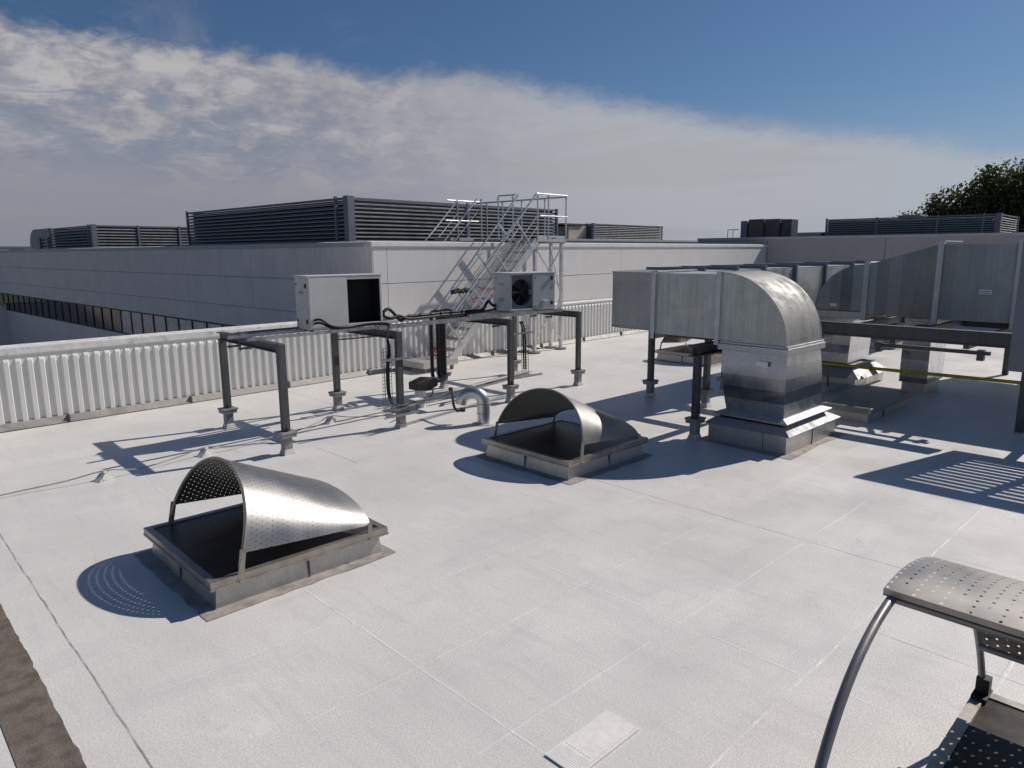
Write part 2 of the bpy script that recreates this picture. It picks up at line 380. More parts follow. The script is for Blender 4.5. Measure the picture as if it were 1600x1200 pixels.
class Thing:
    """An Empty at the thing's base. Parts are given in the frame (u, v, z) that is turned by rot about the world origin,
    or, with local=True, in the thing's own coordinates."""
    def __init__(s, name, label, cat, origin=(0, 0, 0), rot=0, group=None, local=False):
        e = bpy.data.objects.new(name, None); COL.objects.link(e); e.empty_display_size = .2
        c, q = math.cos(rot), math.sin(rot)
        if local: e.location = origin; s.off = (0, 0, 0)
        else:
            e.location = (c*origin[0]-q*origin[1], q*origin[0]+c*origin[1], origin[2]); s.off = origin
        e.rotation_euler = (0, 0, rot); s.e = e; tag(e, label, cat, group)
    def part(s, name, mb, mat, parent=None, smooth=False, bevel=0, label=None):
        ob = mb.make(name, M[mat] if isinstance(mat, str) else mat, s.off, smooth, bevel); ob.parent = parent or s.e
        if label: ob['label'] = label
        return ob
def copy_tree(o, parent=None):
    c = o.copy(); COL.objects.link(c)
    if parent: c.parent = parent
    for ch in [x for x in list(COL.objects) if x.parent == o]: copy_tree(ch, c)
    return c
def solo(name, mb, mat, label, cat, origin=(0, 0, 0), group=None, smooth=False, bevel=0):
    ob = mb.make(name, M[mat], origin, smooth, bevel); ob.location = origin; tag(ob, label, cat, group); return ob
def struct(name, mb, mat):
    ob = mb.make(name, M[mat]); tag(ob, kind='structure'); return ob
RZ = R(3.0)
def RL(u, v, z=0): return (math.cos(RZ)*u-math.sin(RZ)*v, math.sin(RZ)*u+math.cos(RZ)*v, z)

# ------------------------------------------------------------------ setting
def poly_sheet(pts, z): 
    m = MB(); m.add([(p[0], p[1], z) for p in pts], [tuple(range(len(pts)))]); return m
A_, B_, C_, D_ = RL(-14, 12.2), RL(60, 12.2), (60, -16, 0), (-14, -16, 0)
struct('roof_deck', poly_sheet([A_[:2], D_[:2], C_[:2], B_[:2]], 0), 'roof')
# bare felt strip at the foot of the picture, ragged painted edge
pts = []
y = -2.0
while y < 8.0: pts.append((.622+random.uniform(-.006, .006), y)); y += .06
y = 8.0
while y > -2.0: pts.append((.372+random.uniform(-.003, .003), y)); y -= .5
mb = MB()
right = [p for p in pts if p[0] > .5]
for i in range(len(right)-1):
    a, b = right[i], right[i+1]; mb.add([(.372, a[1], .004), (a[0], a[1], .004), (b[0], b[1], .004), (.372, b[1], .004)], [(0, 1, 2, 3)])
struct('bare_felt_strip', mb, 'bitumen')
mb = MB(); mb.box(-3000, -3000, -8.2, 3000, 3000, -8); struct('ground', mb, 'land')
mb = MB(); mb.v = [Vector(RL(-20, 12.45, -3.2)), Vector(RL(8.95, 12.45, -3.2)), Vector(RL(8.95, 60, -3.2)), Vector(RL(-20, 60, -3.2))]; mb.f = [(0, 1, 2, 3)]
struct('courtyard_floor', mb, 'floor')

# grip pad moulded into the coating
mb = MB(); mb.box(2.30, 1.965, .002, 2.80, 2.165, .010)
for i in range(9): mb.box(2.44, 1.985+i*.019, .010, 2.78, 1.995+i*.019, .0118)
for i in range(9): mb.box(2.305+i*.0135, 1.975, .010, 2.313+i*.0135, 2.155, .0108)
mb.box(2.36, 1.945, .002, 2.80, 1.962, .012)
solo('grip_pad', mb, 'mat', 'white painted ribbed pad stuck flat on the roof in the foreground', 'pad', (2.55, 2.06, 0), bevel=.002)

# ------------------------------------------------------------------ parapet with ribbed sheet
T = Thing('parapet_wall', 'long low white ribbed metal parapet behind the steel stand with a flaking coping', 'parapet', (8, 12.1, 0), RZ)
mb = MB(); p = .147; u = -12.0  # rib pitch
prof = []
while u < 28.2:
    prof += [(u, 0), (u+.048, 0), (u+.064, 1), (u+.120, 1), (u+.136, 0)]; u += p
V0 = 12.1; dp = .030; zb, zt = .09, .985
n = len(prof)
def rv(q): return V0 - dp*q
vs = []
for (a, q) in prof: vs.append((a, rv(q), zb))
for (a, q) in prof: vs.append((a, rv(q), zt - (0.0)))
for (a, q) in prof: vs.append((a, V0, zt + .045))
fs = []
for i in range(n-1):
    fs.append((i, i+1, n+i+1, n+i)); fs.append((n+i, n+i+1, 2*n+i+1, 2*n+i))
mb.add(vs, fs)
mb.box(-12, V0, zt+.045, 28.2, V0+.02, 1.11)
mb.box(-12, V0+.022, -3.2, 8.9, V0+.2, 1.10)
mb.box(8.95, V0+.022, 0, 28.2, V0+.12, 1.10)
T.part('ribbed_panel', mb, 'rib')
mb = MB(); mb.prism([(V0-.025, 1.085), (V0+.005, 1.085), (V0+.005, 1.135), (V0+.25, 1.15), (V0+.25, 1.205), (V0-.025, 1.185)], 'x', -12, 8.93)
mb.prism([(V0-.025, 1.075), (V0+.10, 1.075), (V0+.18, 1.125), (V0-.025, 1.105)], 'x', 8.935, 28.2)
T.part('coping', mb, 'cap', bevel=.004)
mb = MB(); mb.prism([(V0-.11, .012), (V0-.04, .10), (V0+.01, .125), (V0+.01, .012)], 'x', -12, 28.2)
for k in range(22): mb.box(-11.6+k*1.83, V0-.118, .008, -11.585+k*1.83, V0-.03, .12)
T.part('base_flashing', mb, 'flash')

# ------------------------------------------------------------------ white building behind
UL, VF, ZR = 8.95, 12.3, 2.64
T = Thing('panelled_building', 'long white panelled building behind the parapet, shaded left flank with a ribbon of windows', 'building', (UL, VF, 0), RZ)
mb = MB()
jn = .012
# right face panels
us = [UL+.36, 18.3, 27.6]
cuts = [UL, UL+.36, 18.0, 27.65, 28.3]
for i in range(len(cuts)-1):
    for (z0, z1) in ((0.9, 1.84), (1.852, 2.62)):
        mb.box(cuts[i]+jn/2, VF, z0, cuts[i+1]-jn/2, VF+.08, z1)
T.part('front_cladding', mb, 'white_wall')
mb = MB(); vv = [VF+.09]
k = 17.55-3.92
vl = [VF+.005, 13.65, 17.55, 21.5, 25.4, 29.2, 33.0, 36.9, 40.7, 44.6, 48.4, 52.3, 56, 60]
for i in range(len(vl)-1):
    for (z0, z1) in ((.56, 1.09), (1.102, 1.88), (1.892, 2.62)):
        mb.box(UL-.02, vl[i]+(jn/2 if i else 0), z0, UL+.06, vl[i+1]-jn/2, z1)
for i in range(len(vl)-1): mb.box(UL-.02, vl[i]+(jn/2 if i else 0), -3.2, UL+.06, vl[i+1]-jn/2, -.32)
T.part('flank_cladding', mb, 'grey_wall', label='shaded grey cladding of the left flank')
mb = MB(); mb.box(UL+.05, VF+.06, -3.3, 28.25, 30, 2.55)
mb.box(UL+.05, 30, -3.3, 28.25, 60, 2.5)
T.part('roof_slab', mb, 'joint')
mb = MB()
mb.prism([(VF-.03, 2.622), (VF+.22, 2.622), (VF+.22, 2.735), (VF-.03, 2.715)], 'x', UL-.05, 28.33)
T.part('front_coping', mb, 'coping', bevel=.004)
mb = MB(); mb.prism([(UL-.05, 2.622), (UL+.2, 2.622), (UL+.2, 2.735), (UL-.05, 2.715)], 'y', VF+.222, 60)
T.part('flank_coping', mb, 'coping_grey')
v = VF+.2; 
rnd = random.Random(3)
while v < 50:
    wd = 1.0
    fb = MB(); fb.box(UL-.01, v, -.32, UL+.05, v+wd, -.27); fb.box(UL-.01, v, .51, UL+.05, v+wd, .56)
    wm = .13 if rnd.random() < .25 else .05
    fb.box(UL-.012, v, -.27, UL+.05, v+wm, .51)
    f = T.part('window', fb, 'winframe')
    pb = MB(); pb.box(UL+.015, v+wm, -.27, UL+.03, v+wd, .51)
    T.part('pane', pb, 'pane_light' if v < 27.5 and rnd.random() < .93 else 'pane_dark', f)
    v += wd
T2 = Thing('low_courtyard_wall', 'low grey wall closing the far end of the sunken courtyard at the left edge', 'wall', (4, 44, -3.2), RZ)
mb = MB(); mb.box(-12, 44, -3.2, UL-.03, 44.3, -.02); T2.part('wall', mb, 'grey_wall')
mb = MB(); mb.box(-12, 43.97, -.018, UL-.03, 44.33, .03); T2.part('coping', mb, 'coping_grey')

# grey wing to the right
UG, ZG = 28.35, 3.02
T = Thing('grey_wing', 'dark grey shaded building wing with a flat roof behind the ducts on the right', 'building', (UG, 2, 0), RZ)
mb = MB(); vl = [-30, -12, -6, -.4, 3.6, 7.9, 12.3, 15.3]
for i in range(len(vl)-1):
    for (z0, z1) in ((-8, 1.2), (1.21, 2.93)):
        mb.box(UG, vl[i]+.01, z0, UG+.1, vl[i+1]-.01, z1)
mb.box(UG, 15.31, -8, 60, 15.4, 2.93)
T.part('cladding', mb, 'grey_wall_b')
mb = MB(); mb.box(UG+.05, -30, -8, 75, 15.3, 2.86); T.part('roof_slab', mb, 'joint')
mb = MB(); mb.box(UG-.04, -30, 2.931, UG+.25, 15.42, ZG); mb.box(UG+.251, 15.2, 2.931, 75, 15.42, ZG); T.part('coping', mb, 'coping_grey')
T = Thing('distant_wing', 'distant pale flat roofed block just above the white wall behind the stair', 'building', (34, 27, 0), RZ)
mb = MB(); mb.box(24.05, 27, -8, 75, 60, 3.12); T.part('wall', mb, 'white_wall')
mb = MB(); mb.box(24.05, 26.9, 3.122, 75.1, 60, 3.24); T.part('coping', mb, 'coping_grey')

# ------------------------------------------------------------------ louvred plant screens
def blades(mb, a, b, z0, z1, n, nx, ny, dep=.09):
    """n tilted blades between plan points a and b, facing (nx, ny)"""
    h = (z1-z0)/n
    for i in range(n):
        zc = z0+h*i
        f0 = (a[0]+nx*dep, a[1]+ny*dep, zc+.006); f1 = (b[0]+nx*dep, b[1]+ny*dep, zc+.006)
        g0 = (a[0]+nx*.0, a[1]+ny*.0, zc+h*.62); g1 = (b[0], b[1], zc+h*.62)
        l0 = (a[0]+nx*dep, a[1]+ny*dep, zc-.018); l1 = (b[0]+nx*dep, b[1]+ny*dep, zc-.018)
        mb.add([f0, f1, g1, g0, l0, l1], [(0, 1, 2, 3), (0, 4, 5, 1)])
    return mb
def screen(label, u0, v0, u1, v1, z0, z1, n, left=True, rightend=False, post_every=3.2, origin=None, group='louvred plant screens on the roofs'):
    T = Thing('louvre_screen', label, 'louvre screen', origin or (u0, v0, z0), RZ, group)
    mb = MB(); blades(mb, (u0+.1, v0+.03), (u1-.02, v0+.03), z0+.02, z1-.05, n, 0, -1); T.part('louvre_blades', mb, 'louv', label='blades of the sunny front')
    mb = MB(); blades(mb, (u0+.03, v0+.1), (u0+.03, v1-.02), z0+.02, z1-.05, n, -1, 0); T.part('louvre_blades', mb, 'louv', label='blades of the shaded flank')
    mb = MB(); mb.box(u0+.12, v0+.12, z0, u1-.05, v1-.05, z1-.046); T.part('inner_casing', mb, 'blackbox')  # black core painted in for the darkness between the blades
    mb = MB(); mb.box(u0-.06, v0-.06, z1-.045, u1, v0+.06, z1); mb.box(u0-.06, v0+.062, z1-.045, u0+.06, v1, z1)
    mb.box(u1-.1, v0+.062, z1-.045, u1, v1, z1); mb.box(u0+.062, v1-.1, z1-.045, u1-.102, v1, z1)
    T.part('top_rail', mb, 'louv_post')
    mb = MB(); mb.box(u0-.09, v0-.09, z0-.1, u0+.09, v0+.09, z1+.03); T.part('post', mb, 'louv_post')
    u = u0+post_every
    while u < u1+.01:
        mb = MB(); mb.box(u-.035, v0-.085, z0-.1, u+.035, v0-.02, z1+.02); T.part('post', mb, 'louv_post'); u += post_every
    for v in [v0+.45, v1-.04]:
        mb = MB(); mb.box(u0-.085, v-.03, z0-.1, u0-.02, v+.03, z1+.04); T.part('post', mb, 'louv_post')
    return T
screen('large dark louvred plant screen on the white roof behind the stair', 9.75, 14.25, 17.3, 23.0, 2.56, 3.76, 12, post_every=3.75)
screen('low louvred plant screen far left, beside the rounded grey duct hood', 9.9, 32.5, 19.5, 38.4, 2.52, 3.66, 9, post_every=1.7)
T = screen('small far louvred screen on the skyline right of the stair', 37.2, 27.6, 45.5, 34.0, 3.25, 4.22, 8, post_every=8.2)
T = screen('long dark louvred screen on the grey wing below the tree', 30.6, 4.9, 34.4, 10.85, 3.0, 3.72, 8, post_every=3.7)
T.e['label'] = 'long dark louvred screen on the grey wing below the tree'
for v in (6.8, 8.9): T.part('post', MB().box(30.6-.09, v-.03, 2.98, 30.58, v+.03, 3.74), 'louv_post')
T = Thing('tan_cabinet', 'tan weathered roof cabinet with a flat lid just right of the stair platform', 'roof cabinet', (34.5, 28.5, 3.2), RZ)
T.part('casing', MB().box(35.2, 28, 3.2, 37.0, 29.5, 4.06), 'tan', bevel=.01); T.part('lid', MB().box(34.6, 27.9, 4.1, 36.6, 29.6, 4.2), 'steel_dark')
T.part('duct_end', MB().box(33.6, 28.2, 3.2, 35.1, 29.4, 4.0), 'rust')
T = Thing('cooling_unit', 'rusty rooftop cooling coils with a small guard rail on the grey wing roof', 'cooling unit', (31, 15, 3.02), RZ)
for i, (v0, v1, z1, mm) in enumerate(((14.45, 14.75, 3.80, 'louv_post'), (13.7, 14.4, 3.86, 'rust'), (13.0, 13.66, 3.85, 'rust'), (12.5, 12.96, 3.82, 'steel_dark'))):
    T.part('coil_panel', MB().box(31.0+.05*i, v0, 3.0, 31.9, v1, z1), mm, bevel=.02)
mb = MB(); mb.tube([(30.9, 15.3, 3.0), (30.9, 15.3, 3.42), (30.9, 14.8, 3.42)], .02, 6); mb.tube([(30.9, 15.05, 3.0), (30.9, 15.05, 3.42)], .015, 6); T.part('guard_rail', mb, 'steel_dark')
T = Thing('roof_hatch', 'low pale hatch on the grey wing roof left of the dark louvred screen', 'hatch', (30.5, 11.6, 3.02), RZ)
T.part('kerb', MB().box(30.5, 11.0, 3.0, 31.4, 12.0, 3.16), 'paleroof'); T.part('lid', MB().box(30.45, 10.95, 3.162, 31.45, 12.05, 3.22), 'coping_grey')
T = Thing('white_roof_box', 'small white box showing above the dark louvred screen before the tree', 'roof box', (33.5, 7.4, 3.6), RZ)
T.part('casing', MB().box(32.6, 7.9, 2.95, 33.2, 8.7, 3.83), 'ac', bevel=.01); T.part('lid', MB().box(32.55, 7.85, 3.832, 33.25, 8.75, 3.87), 'coping_grey')
# rounded duct hood far left
T = Thing('round_duct_hood', 'grey rounded duct hood at the far left end of the skyline', 'duct hood', (10.4, 40.5, 2.52), RZ)
mb = MB(); pl = [(38.8, 2.5), (38.8, 3.70), (41.3, 3.70)] + [(41.3+1.05*math.sin(PI*k/16), 2.95+.75*math.cos(PI*k/16)) for k in range(1, 9)] + [(42.35, 2.5)]
mb.prism(pl, 'x', 9.95, 11.4); T.part('casing', mb, 'galv', smooth=True)
T.part('end_opening', MB().box(9.86, 39.9, 2.5, 9.94, 40.25, 3.3), 'blackbox')
mb = MB()
for k in range(5): mb.box(9.84, 38.85, 2.60+.15*k, 9.93, 39.88, 2.68+.15*k)
T.part('side_louvre', mb, 'louv')
T = Thing('far_parapet', 'thin dark roof parapet on the horizon at the far left edge', 'parapet', (10, 62, 2.4), RZ)
mb = MB(); mb.box(10, 60.2, -3, 30, 62, 2.9); T.part('wall', mb, 'grey_wall_b'); T.part('coping', MB().box(9.9, 60.1, 2.902, 30, 62.1, 3.06), 'louv_post')
tag(T.e, cat='parapet')

# ------------------------------------------------------------------ trees
def leafmat():
    m, t, b, o = newmat('leaves'); c = objco(t)
    n = t.noise(c, .9, 4, .6); g = t.node('ShaderNodeNewGeometry')
    rn = g.outputs['Random Per Island']
    v = t.math('ADD', t.math('MULTIPLY', rn, .6), t.math('MULTIPLY', n, .5))
    t.put(b.inputs['Base Color'], t.ramp(v, [(.2, (.030, .045, .013)), (.55, (.065, .085, .020)), (.85, (.15, .14, .035))]))
    b.inputs['Roughness'].default_value = .6
    tl = t.node('ShaderNodeBsdfTranslucent'); tl.inputs[0].default_value = (.10, .12, .02, 1)
    ad = t.node('ShaderNodeMixShader'); ad.inputs[0].default_value = .22
    t.l.new(b.outputs[0], ad.inputs[1]); t.l.new(tl.outputs[0], ad.inputs[2]); t.l.new(ad.outputs[0], o.inputs[0])
    return m
M['leaf'] = leafmat()
def tree(label, base, height, clumps, n, seed, leaf=.30):
    rd = random.Random(seed)
    T = Thing('leafy_tree', label, 'tree', base, 0, 'trees beyond the grey wing', local=True)
    mb = MB(); top = clumps[0][0]
    mb.tube([(0, 0, 0), (.1, .1, height*.3), (0, .2, height*.55), (.1, 0, height*.8)], [.42, .34, .24, .08], 8)
    for (c, r) in clumps:
        st = Vector((0, .1, height*rd.uniform(.25, .55))); c_ = Vector(c); md = (st+c_)/2+Vector((rd.uniform(-.4, .4), rd.uniform(-.4, .4), .3))
        mb.tube([st, md, c_], [.16, .10, .03], 6)
    T.part('trunk', mb, 'trunk', smooth=True)
    mb = MB(); tot = sum(r**2 for _, r in clumps); vs = []; fs = []
    for (c, r) in clumps:
        k = int(n*r*r/tot); c = Vector(c)
        subs = [c + Vector((rd.gauss(0, 1), rd.gauss(0, 1), rd.gauss(0, 1))).normalized()*r*rd.uniform(.35, 1.0) for _ in range(int(14*r)+8)]
        for _ in range(k):
            s_ = rd.choice(subs); p = s_ + Vector((rd.gauss(0, 1), rd.gauss(0, 1), rd.gauss(0, .8)))*(.17*r+.13)
            a = Vector((rd.gauss(0, 1), rd.gauss(0, 1), rd.gauss(0, 1))).normalized(); b = a.orthogonal().normalized()
            b = Matrix.Rotation(rd.uniform(0, 6.28), 3, a) @ b; w_ = leaf*rd.uniform(.6, 1.2)
            i = len(vs); cc = a.cross(b)
            vs += [p-b*w_*.5, p+cc*w_*.32, p+b*w_*.5, p-cc*w_*.32]; fs.append((i, i+1, i+2, i+3))
    mb.v = vs; mb.f = fs
    T.part('crown', mb, 'leaf')
    return T
# trees placed by bearing: at x = 60 m the pixel row runs with y
tree('large dark green tree rising behind the louvred screen at the right edge', (60, 12.5, -8), 16.5,
     [((0, -.5, 14.2), 2.1), ((0, 1.4, 13.6), 1.9), ((0, 3.1, 13.2), 1.6), ((0, 4.0, 12.4), 1.3), ((0, -2.4, 14.0), 2.0), ((.5, .6, 12.2), 2.2), ((.3, 2.9, 11.6), 1.6), ((0, -1.8, 12.1), 2.0), ((0, -4.2, 13.2), 1.9), ((0, .8, 15.2), 1.2), ((0, -1.6, 15.4), 1.1), ((.2, -4.2, 15.1), 1.3), ((0, 4.2, 13.4), .9), ((.8, 0, 13.2), 2.3), ((.8, -3, 12.6), 2.2), ((.6, 2.2, 12.6), 1.9), ((0, 3.6, 11.4), 1.3)], 30000, 5, .27)
tree('small tree top left of the big dark tree, just above the louvred screen', (60, 18.2, -8), 12.5,
     [((0, 0, 12.3), 1.1), ((0, 1.3, 11.9), .9), ((0, -1.3, 12.5), 1.1), ((.2, -2.2, 12.0), 1.1)], 3200, 6, .26)

# ------------------------------------------------------------------ rooflights with perforated hoods
SLX, SLY = 1.48, 1.44
def hood_parts(T, cx, w, xf, xr, z0, hf, hr, lean):
    N, S = 40, 24; t0 = R(11)
    mb = MB(); vs = []; uv = []
    def pt(th, s):
        x = xf + (xr-xf)*s; h = hf+(hr-hf)*s; ww = w
        lz = math.sin(th)
        lf = lean*(1-s)+.03*s
        return Vector((x+lf*lz, cx+ww*math.cos(th)*(1+.05*math.sin(th)**2*(1-s)), z0+h*(lz**.92 if lz > 0 else 0)))
    per = 0; acc = [0]
    for i in range(N):
        per += (pt(t0+(PI-2*t0)*(i+1)/N, 0)-pt(t0+(PI-2*t0)*i/N, 0)).length; acc.append(per)
    for j in range(S+1):
        s = j/S; tt0 = t0 + R(4)*s*0
        for i in range(N+1):
            th = tt0+(PI-2*tt0)*i/N; vs.append(pt(th, s)); uv.append((acc[i], (xr-xf)*s+.02))
    fs = [(j*(N+1)+i, j*(N+1)+i+1, (j+1)*(N+1)+i+1, (j+1)*(N+1)+i) for j in range(S) for i in range(N)]
    mb.v = vs; mb.f = fs; mb.uv = uv
    sh = T.part('perforated_hood', mb, 'perf', smooth=True)
    for p in sh.data.polygons: p.use_smooth = True
    # solid rim band and feet
    mb = MB(); arc = [pt(t0*.35+(PI-2*t0*.35)*i/N, 0) for i in range(N+1)]
    arc = [Vector((p.x-.008, p.y, p.z)) for p in arc]
    mb.tube(arc, .011, 6)
    T.part('arch_rim', mb, 'frame_warm', sh, smooth=True)
    for sgn in (-1, 1):
        mb = MB(); q = pt(0 if sgn > 0 else PI, 0); q2 = pt(t0 if sgn > 0 else PI-t0, 0)
        mb.bar((q.x-.0, q.y+sgn*.012, z0-.07), (q2.x, q2.y+sgn*.005, q2.z+.03), .008, .045, (1, 0, 0)); mb.cb((q.x, q.y+sgn*.022, z0-.05), (.016, .012, .016))
        T.part('hood_bracket', mb, 'frame_warm')
        mb = MB(); q = pt(0 if sgn > 0 else PI, 1); q2 = pt(t0 if sgn > 0 else PI-t0, 1)
        mb.bar((q.x-.02, q.y+sgn*.012, z0-.07), (q2.x-.005, q2.y+sgn*.006, q2.z+.02), .008, .04, (1, 0, 0)); mb.cb((q.x-.02, q.y+sgn*.022, z0-.05), (.014, .012, .014))
        T.part('hood_bracket', mb, 'frame_warm')
def kerb_parts(T, x0, y0, x1, y1, ztop, glass=True, ring=True):
    ins = .055
    if ring:
        mb = MB()
        rg = random.Random(11)
        e = .085
        def edge(xa, ya, xb, yb, n=14): return [(xa+(xb-xa)*i/n+rg.uniform(-.012, .012), ya+(yb-ya)*i/n+rg.uniform(-.012, .012)) for i in range(n)]
        oute = edge(x0-e*.85, y0-e*1.1, x1+e*.5, y0-e*.75)+edge(x1+e*.5, y0-e*.75, x1+e*.4, y1+e*.4)+edge(x1+e*.4, y1+e*.4, x0-e, y1+e*.3)+edge(x0-e, y1+e*.3, x0-e*.85, y0-e*1.1)
        mb.add([(a, b, .0045) for a, b in oute], [tuple(range(len(oute)))])
        T.part('kerb_flashing', mb, 'dirty')
    mb = MB(); a, b, c, d = x0+ins, y0+ins, x1-ins, y1-ins
    zk = ztop-.075
    mb.frustum((a-.02, b-.02, c+.02, d+.02, .001), (a, b, c, d, zk))
    k = T.part('kerb', mb, 'curb', bevel=.004)
    mb = MB()
    for (xx, yy) in ((a+.53*(c-a), None), (a, None)):
        pass
    xm, ym = a+(c-a)*.52, b+(d-b)*.5
    mb.box(xm-.004, b-.024, .004, xm+.004, b+.01, zk-.004); mb.box(a-.024, ym-.004, .004, a+.01, ym+.004, zk-.004)
    mb.box(xm-.004, d-.01, .004, xm+.004, d+.024, zk-.004); mb.box(c-.01, ym-.004, .004, c+.024, ym+.004, zk-.004)
    T.part('seam', mb, 'joint', k)
    mb = MB(); mb.box(x0+.025, y0+.025, zk+.001, x1-.025, y1-.025, zk+.012); T.part('shadow_gap', mb, 'blackbox')
    mb = MB()
    fw = .055; zs = zk+.013
    for (p0, p1, p2, p3) in ((x0, y0, x1, y0+fw), (x0, y1-fw, x1, y1), (x0, y0+fw, x0+fw, y1-fw), (x1-fw, y0+fw, x1, y1-fw)):
        mb.box(p0, p1, zs, p2, p3, ztop)
    mb.box(x0-.006, y0-.006, zs-.002, x1+.006, y0, zs+.012); mb.box(x0-.006, y0, zs-.002, x0, y1, zs+.012)
    T.part('frame', mb, 'frame_warm')
    if glass:
        mb = MB(); mb.box(x0+fw, y0+fw, ztop-.03, x1-fw, y1-fw, ztop-.008); T.part('glazing', mb, 'glass')
G_SK = 'hooded rooflights standing on the white roof'
T = Thing('rooflight', 'square rooflight with a perforated metal hood, nearest at lower left', 'rooflight', (1.67+SLX/2, 4.79+SLY/2, 0), 0, G_SK, local=True)
hx, hy = SLX/2, SLY/2
kerb_parts(T, -hx, -hy, hx, hy, .225)
hood_parts(T, 0, hy-.01, -hx+.21, hx-.16, .225, .655, .24, .235)
proto = T.e
for (x, y, lab, rz) in ((6.36, 5.66, 'hooded rooflight in the middle, half in the shadow of the big duct', 0),
                        (14.5, 8.75, 'hooded rooflight beyond the duct legs, seen under the raised duct', 0),
                        (20.1, 6.75, 'distant hooded rooflight seen under the long dark beam on the right', 0)):
    c = copy_tree(proto); c.location = (x, y, 0); c['label'] = lab
# low blanked kerb by the plenum
T = Thing('capped_kerb', 'low rectangular kerb with a plain dark metal lid right of the big elbow duct', 'roof kerb', (11.5, 4.2, 0), 0)
mb = MB(); mb.box(10.68, 3.62, .001, 12.35, 4.85, .15); k = T.part('kerb', mb, 'curb', bevel=.004)
T.part('seam', MB().box(11.3, 3.605, .004, 11.308, 3.7, .146).box(10.665, 4.2, .004, 10.7, 4.208, .146), 'joint', k)
mb = MB(); mb.box(10.62, 3.56, .152, 12.41, 4.91, .235); T.part('lid', mb, 'galv_dark', bevel=.008)

# large rooflight at the near right corner, with an arched tube frame
T = Thing('rooflight', 'big rooflight cut off at the lower right corner, with arched tube and raised canopy', 'rooflight', (2.8, -.4, 0), 0, G_SK)
X0, X1, Y0, Y1, ZT = 1.80, 4.10, -1.9, .73, .225
kerb_parts(T, X0, Y0, X1, Y1, ZT)
cxx, ra, hh_ = 2.95, 1.11, .97
YA = .694
def arcp(a, y, dr=0): return Vector((cxx+(ra+dr)*math.cos(a), y+.106*math.sin(a), ZT+(hh_+dr)*math.sin(a)))
for y in (YA, -.6, -1.9):
    mb = MB(); mb.tube([arcp(PI*i/48, y) for i in range(49)], .0175, 12); T.part('arch_tube', mb, 'tube', smooth=True)
    if y == YA:
        mb = MB(); q = arcp(0, y); mb.cb((q.x, y, ZT+.045), (.06, .06, .10)); mb.cb((q.x-.02, y-.0, ZT+.008), (.13, .07, .014)); T.part('foot_clamp', mb, 'black')
aL, aR = math.acos((2.82-cxx)/ra), R(17)
for a in (aL+.01, aR):
    mb = MB(); mb.tube([arcp(a, YA, -.012), arcp(a, -1.9, -.012)], .017, 10); T.part('side_rail', mb, 'tube', smooth=True)
mb = MB(); NA = 40; LY = 2.0
vs = []; uv = []
for j in range(2):
    y = YA+.03-LY*j
    for i in range(NA+1):
        a = aL+.03+(aR-.06-aL)*i/NA; vs.append(arcp(a, y, .036)); uv.append((abs(a-aL)*1.04, LY*j+.014))
mb.v = vs; mb.f = [(i, i+1, NA+2+i, NA+1+i) for i in range(NA)]; mb.uv = uv
cp_ = T.part('perforated_canopy', mb, 'perf3', smooth=True)
for p in cp_.data.polygons: p.use_smooth = True
mb = MB(); mb.bar(arcp(aL+.031, YA+.03, .036)+Vector((-.002, 0, -.010)), arcp(aL+.031, YA+.03-LY, .036)+Vector((-.002, 0, -.010)), .004, .024); T.part('folded_lip', mb, 'frame_warm', cp_)
mb = MB(); mb.bar(arcp(aL+.022, YA+.03, .016), arcp(aL+.022, YA+.03-LY, .016), .03, .020); T.part('rubber_seal', mb, 'black', cp_)

# ------------------------------------------------------------------ big elbow duct on its plenum (centre right)
def shell_prism(T, name, poly, axis, a, b, mat, smooth=False, **k):
    return T.part(name, MB().prism(poly, axis, a, b), mat, smooth=smooth, **k)
T = Thing('elbow_duct', 'big galvanised duct rising from a roof kerb and bending through a rounded elbow, centre right', 'duct', (8.9, 4.2, 0), 0)
X0, X1 = 8.30, 9.30
mb = MB(); mb.box(8.28, 3.72, .001, 9.76, 4.80, .235); k = T.part('kerb', mb, 'curb', bevel=.004)
T.part('seam', MB().box(8.275, 4.02, .004, 8.3, 4.028, .23).box(9.02, 3.712, .004, 9.028, 3.73, .23), 'joint', k)
rg = random.Random(4)
mb = MB(); pts = [(8.14+rg.uniform(-.01, .01), 3.58), (8.6, 3.60), (9.1, 3.63), (9.6, 3.60), (9.90, 3.63), (9.9, 4.2), (9.9, 4.9), (8.2, 4.92), (8.17, 4.3)]
mb.add([(a, b, .0045) for a, b in pts], [tuple(range(len(pts)))]); T.part('kerb_flashing', mb, 'dirty')
mb = MB(); mb.frustum((8.23, 3.665, 9.81, 4.84, .245), (8.32, 3.78, 9.60, 4.72, .335)); mb.box(8.24, 3.675, .236, 9.80, 4.83, .2445); T.part('skirt', mb, 'galv', bevel=.003)
mb = MB(); mb.box(8.33, 3.80, .336, 9.6, 4.66, .372); T.part('gasket', mb, 'blackbox')
mb = MB(); mb.frustum((8.27, 3.73, 9.56, 4.70, .373), (8.25, 3.71, 9.59, 4.72, .40)); mb.frustum((8.25, 3.71, 9.59, 4.72, .401), (8.31, 3.79, 9.44, 4.62, .44)); T.part('neck_flange', mb, 'flange')
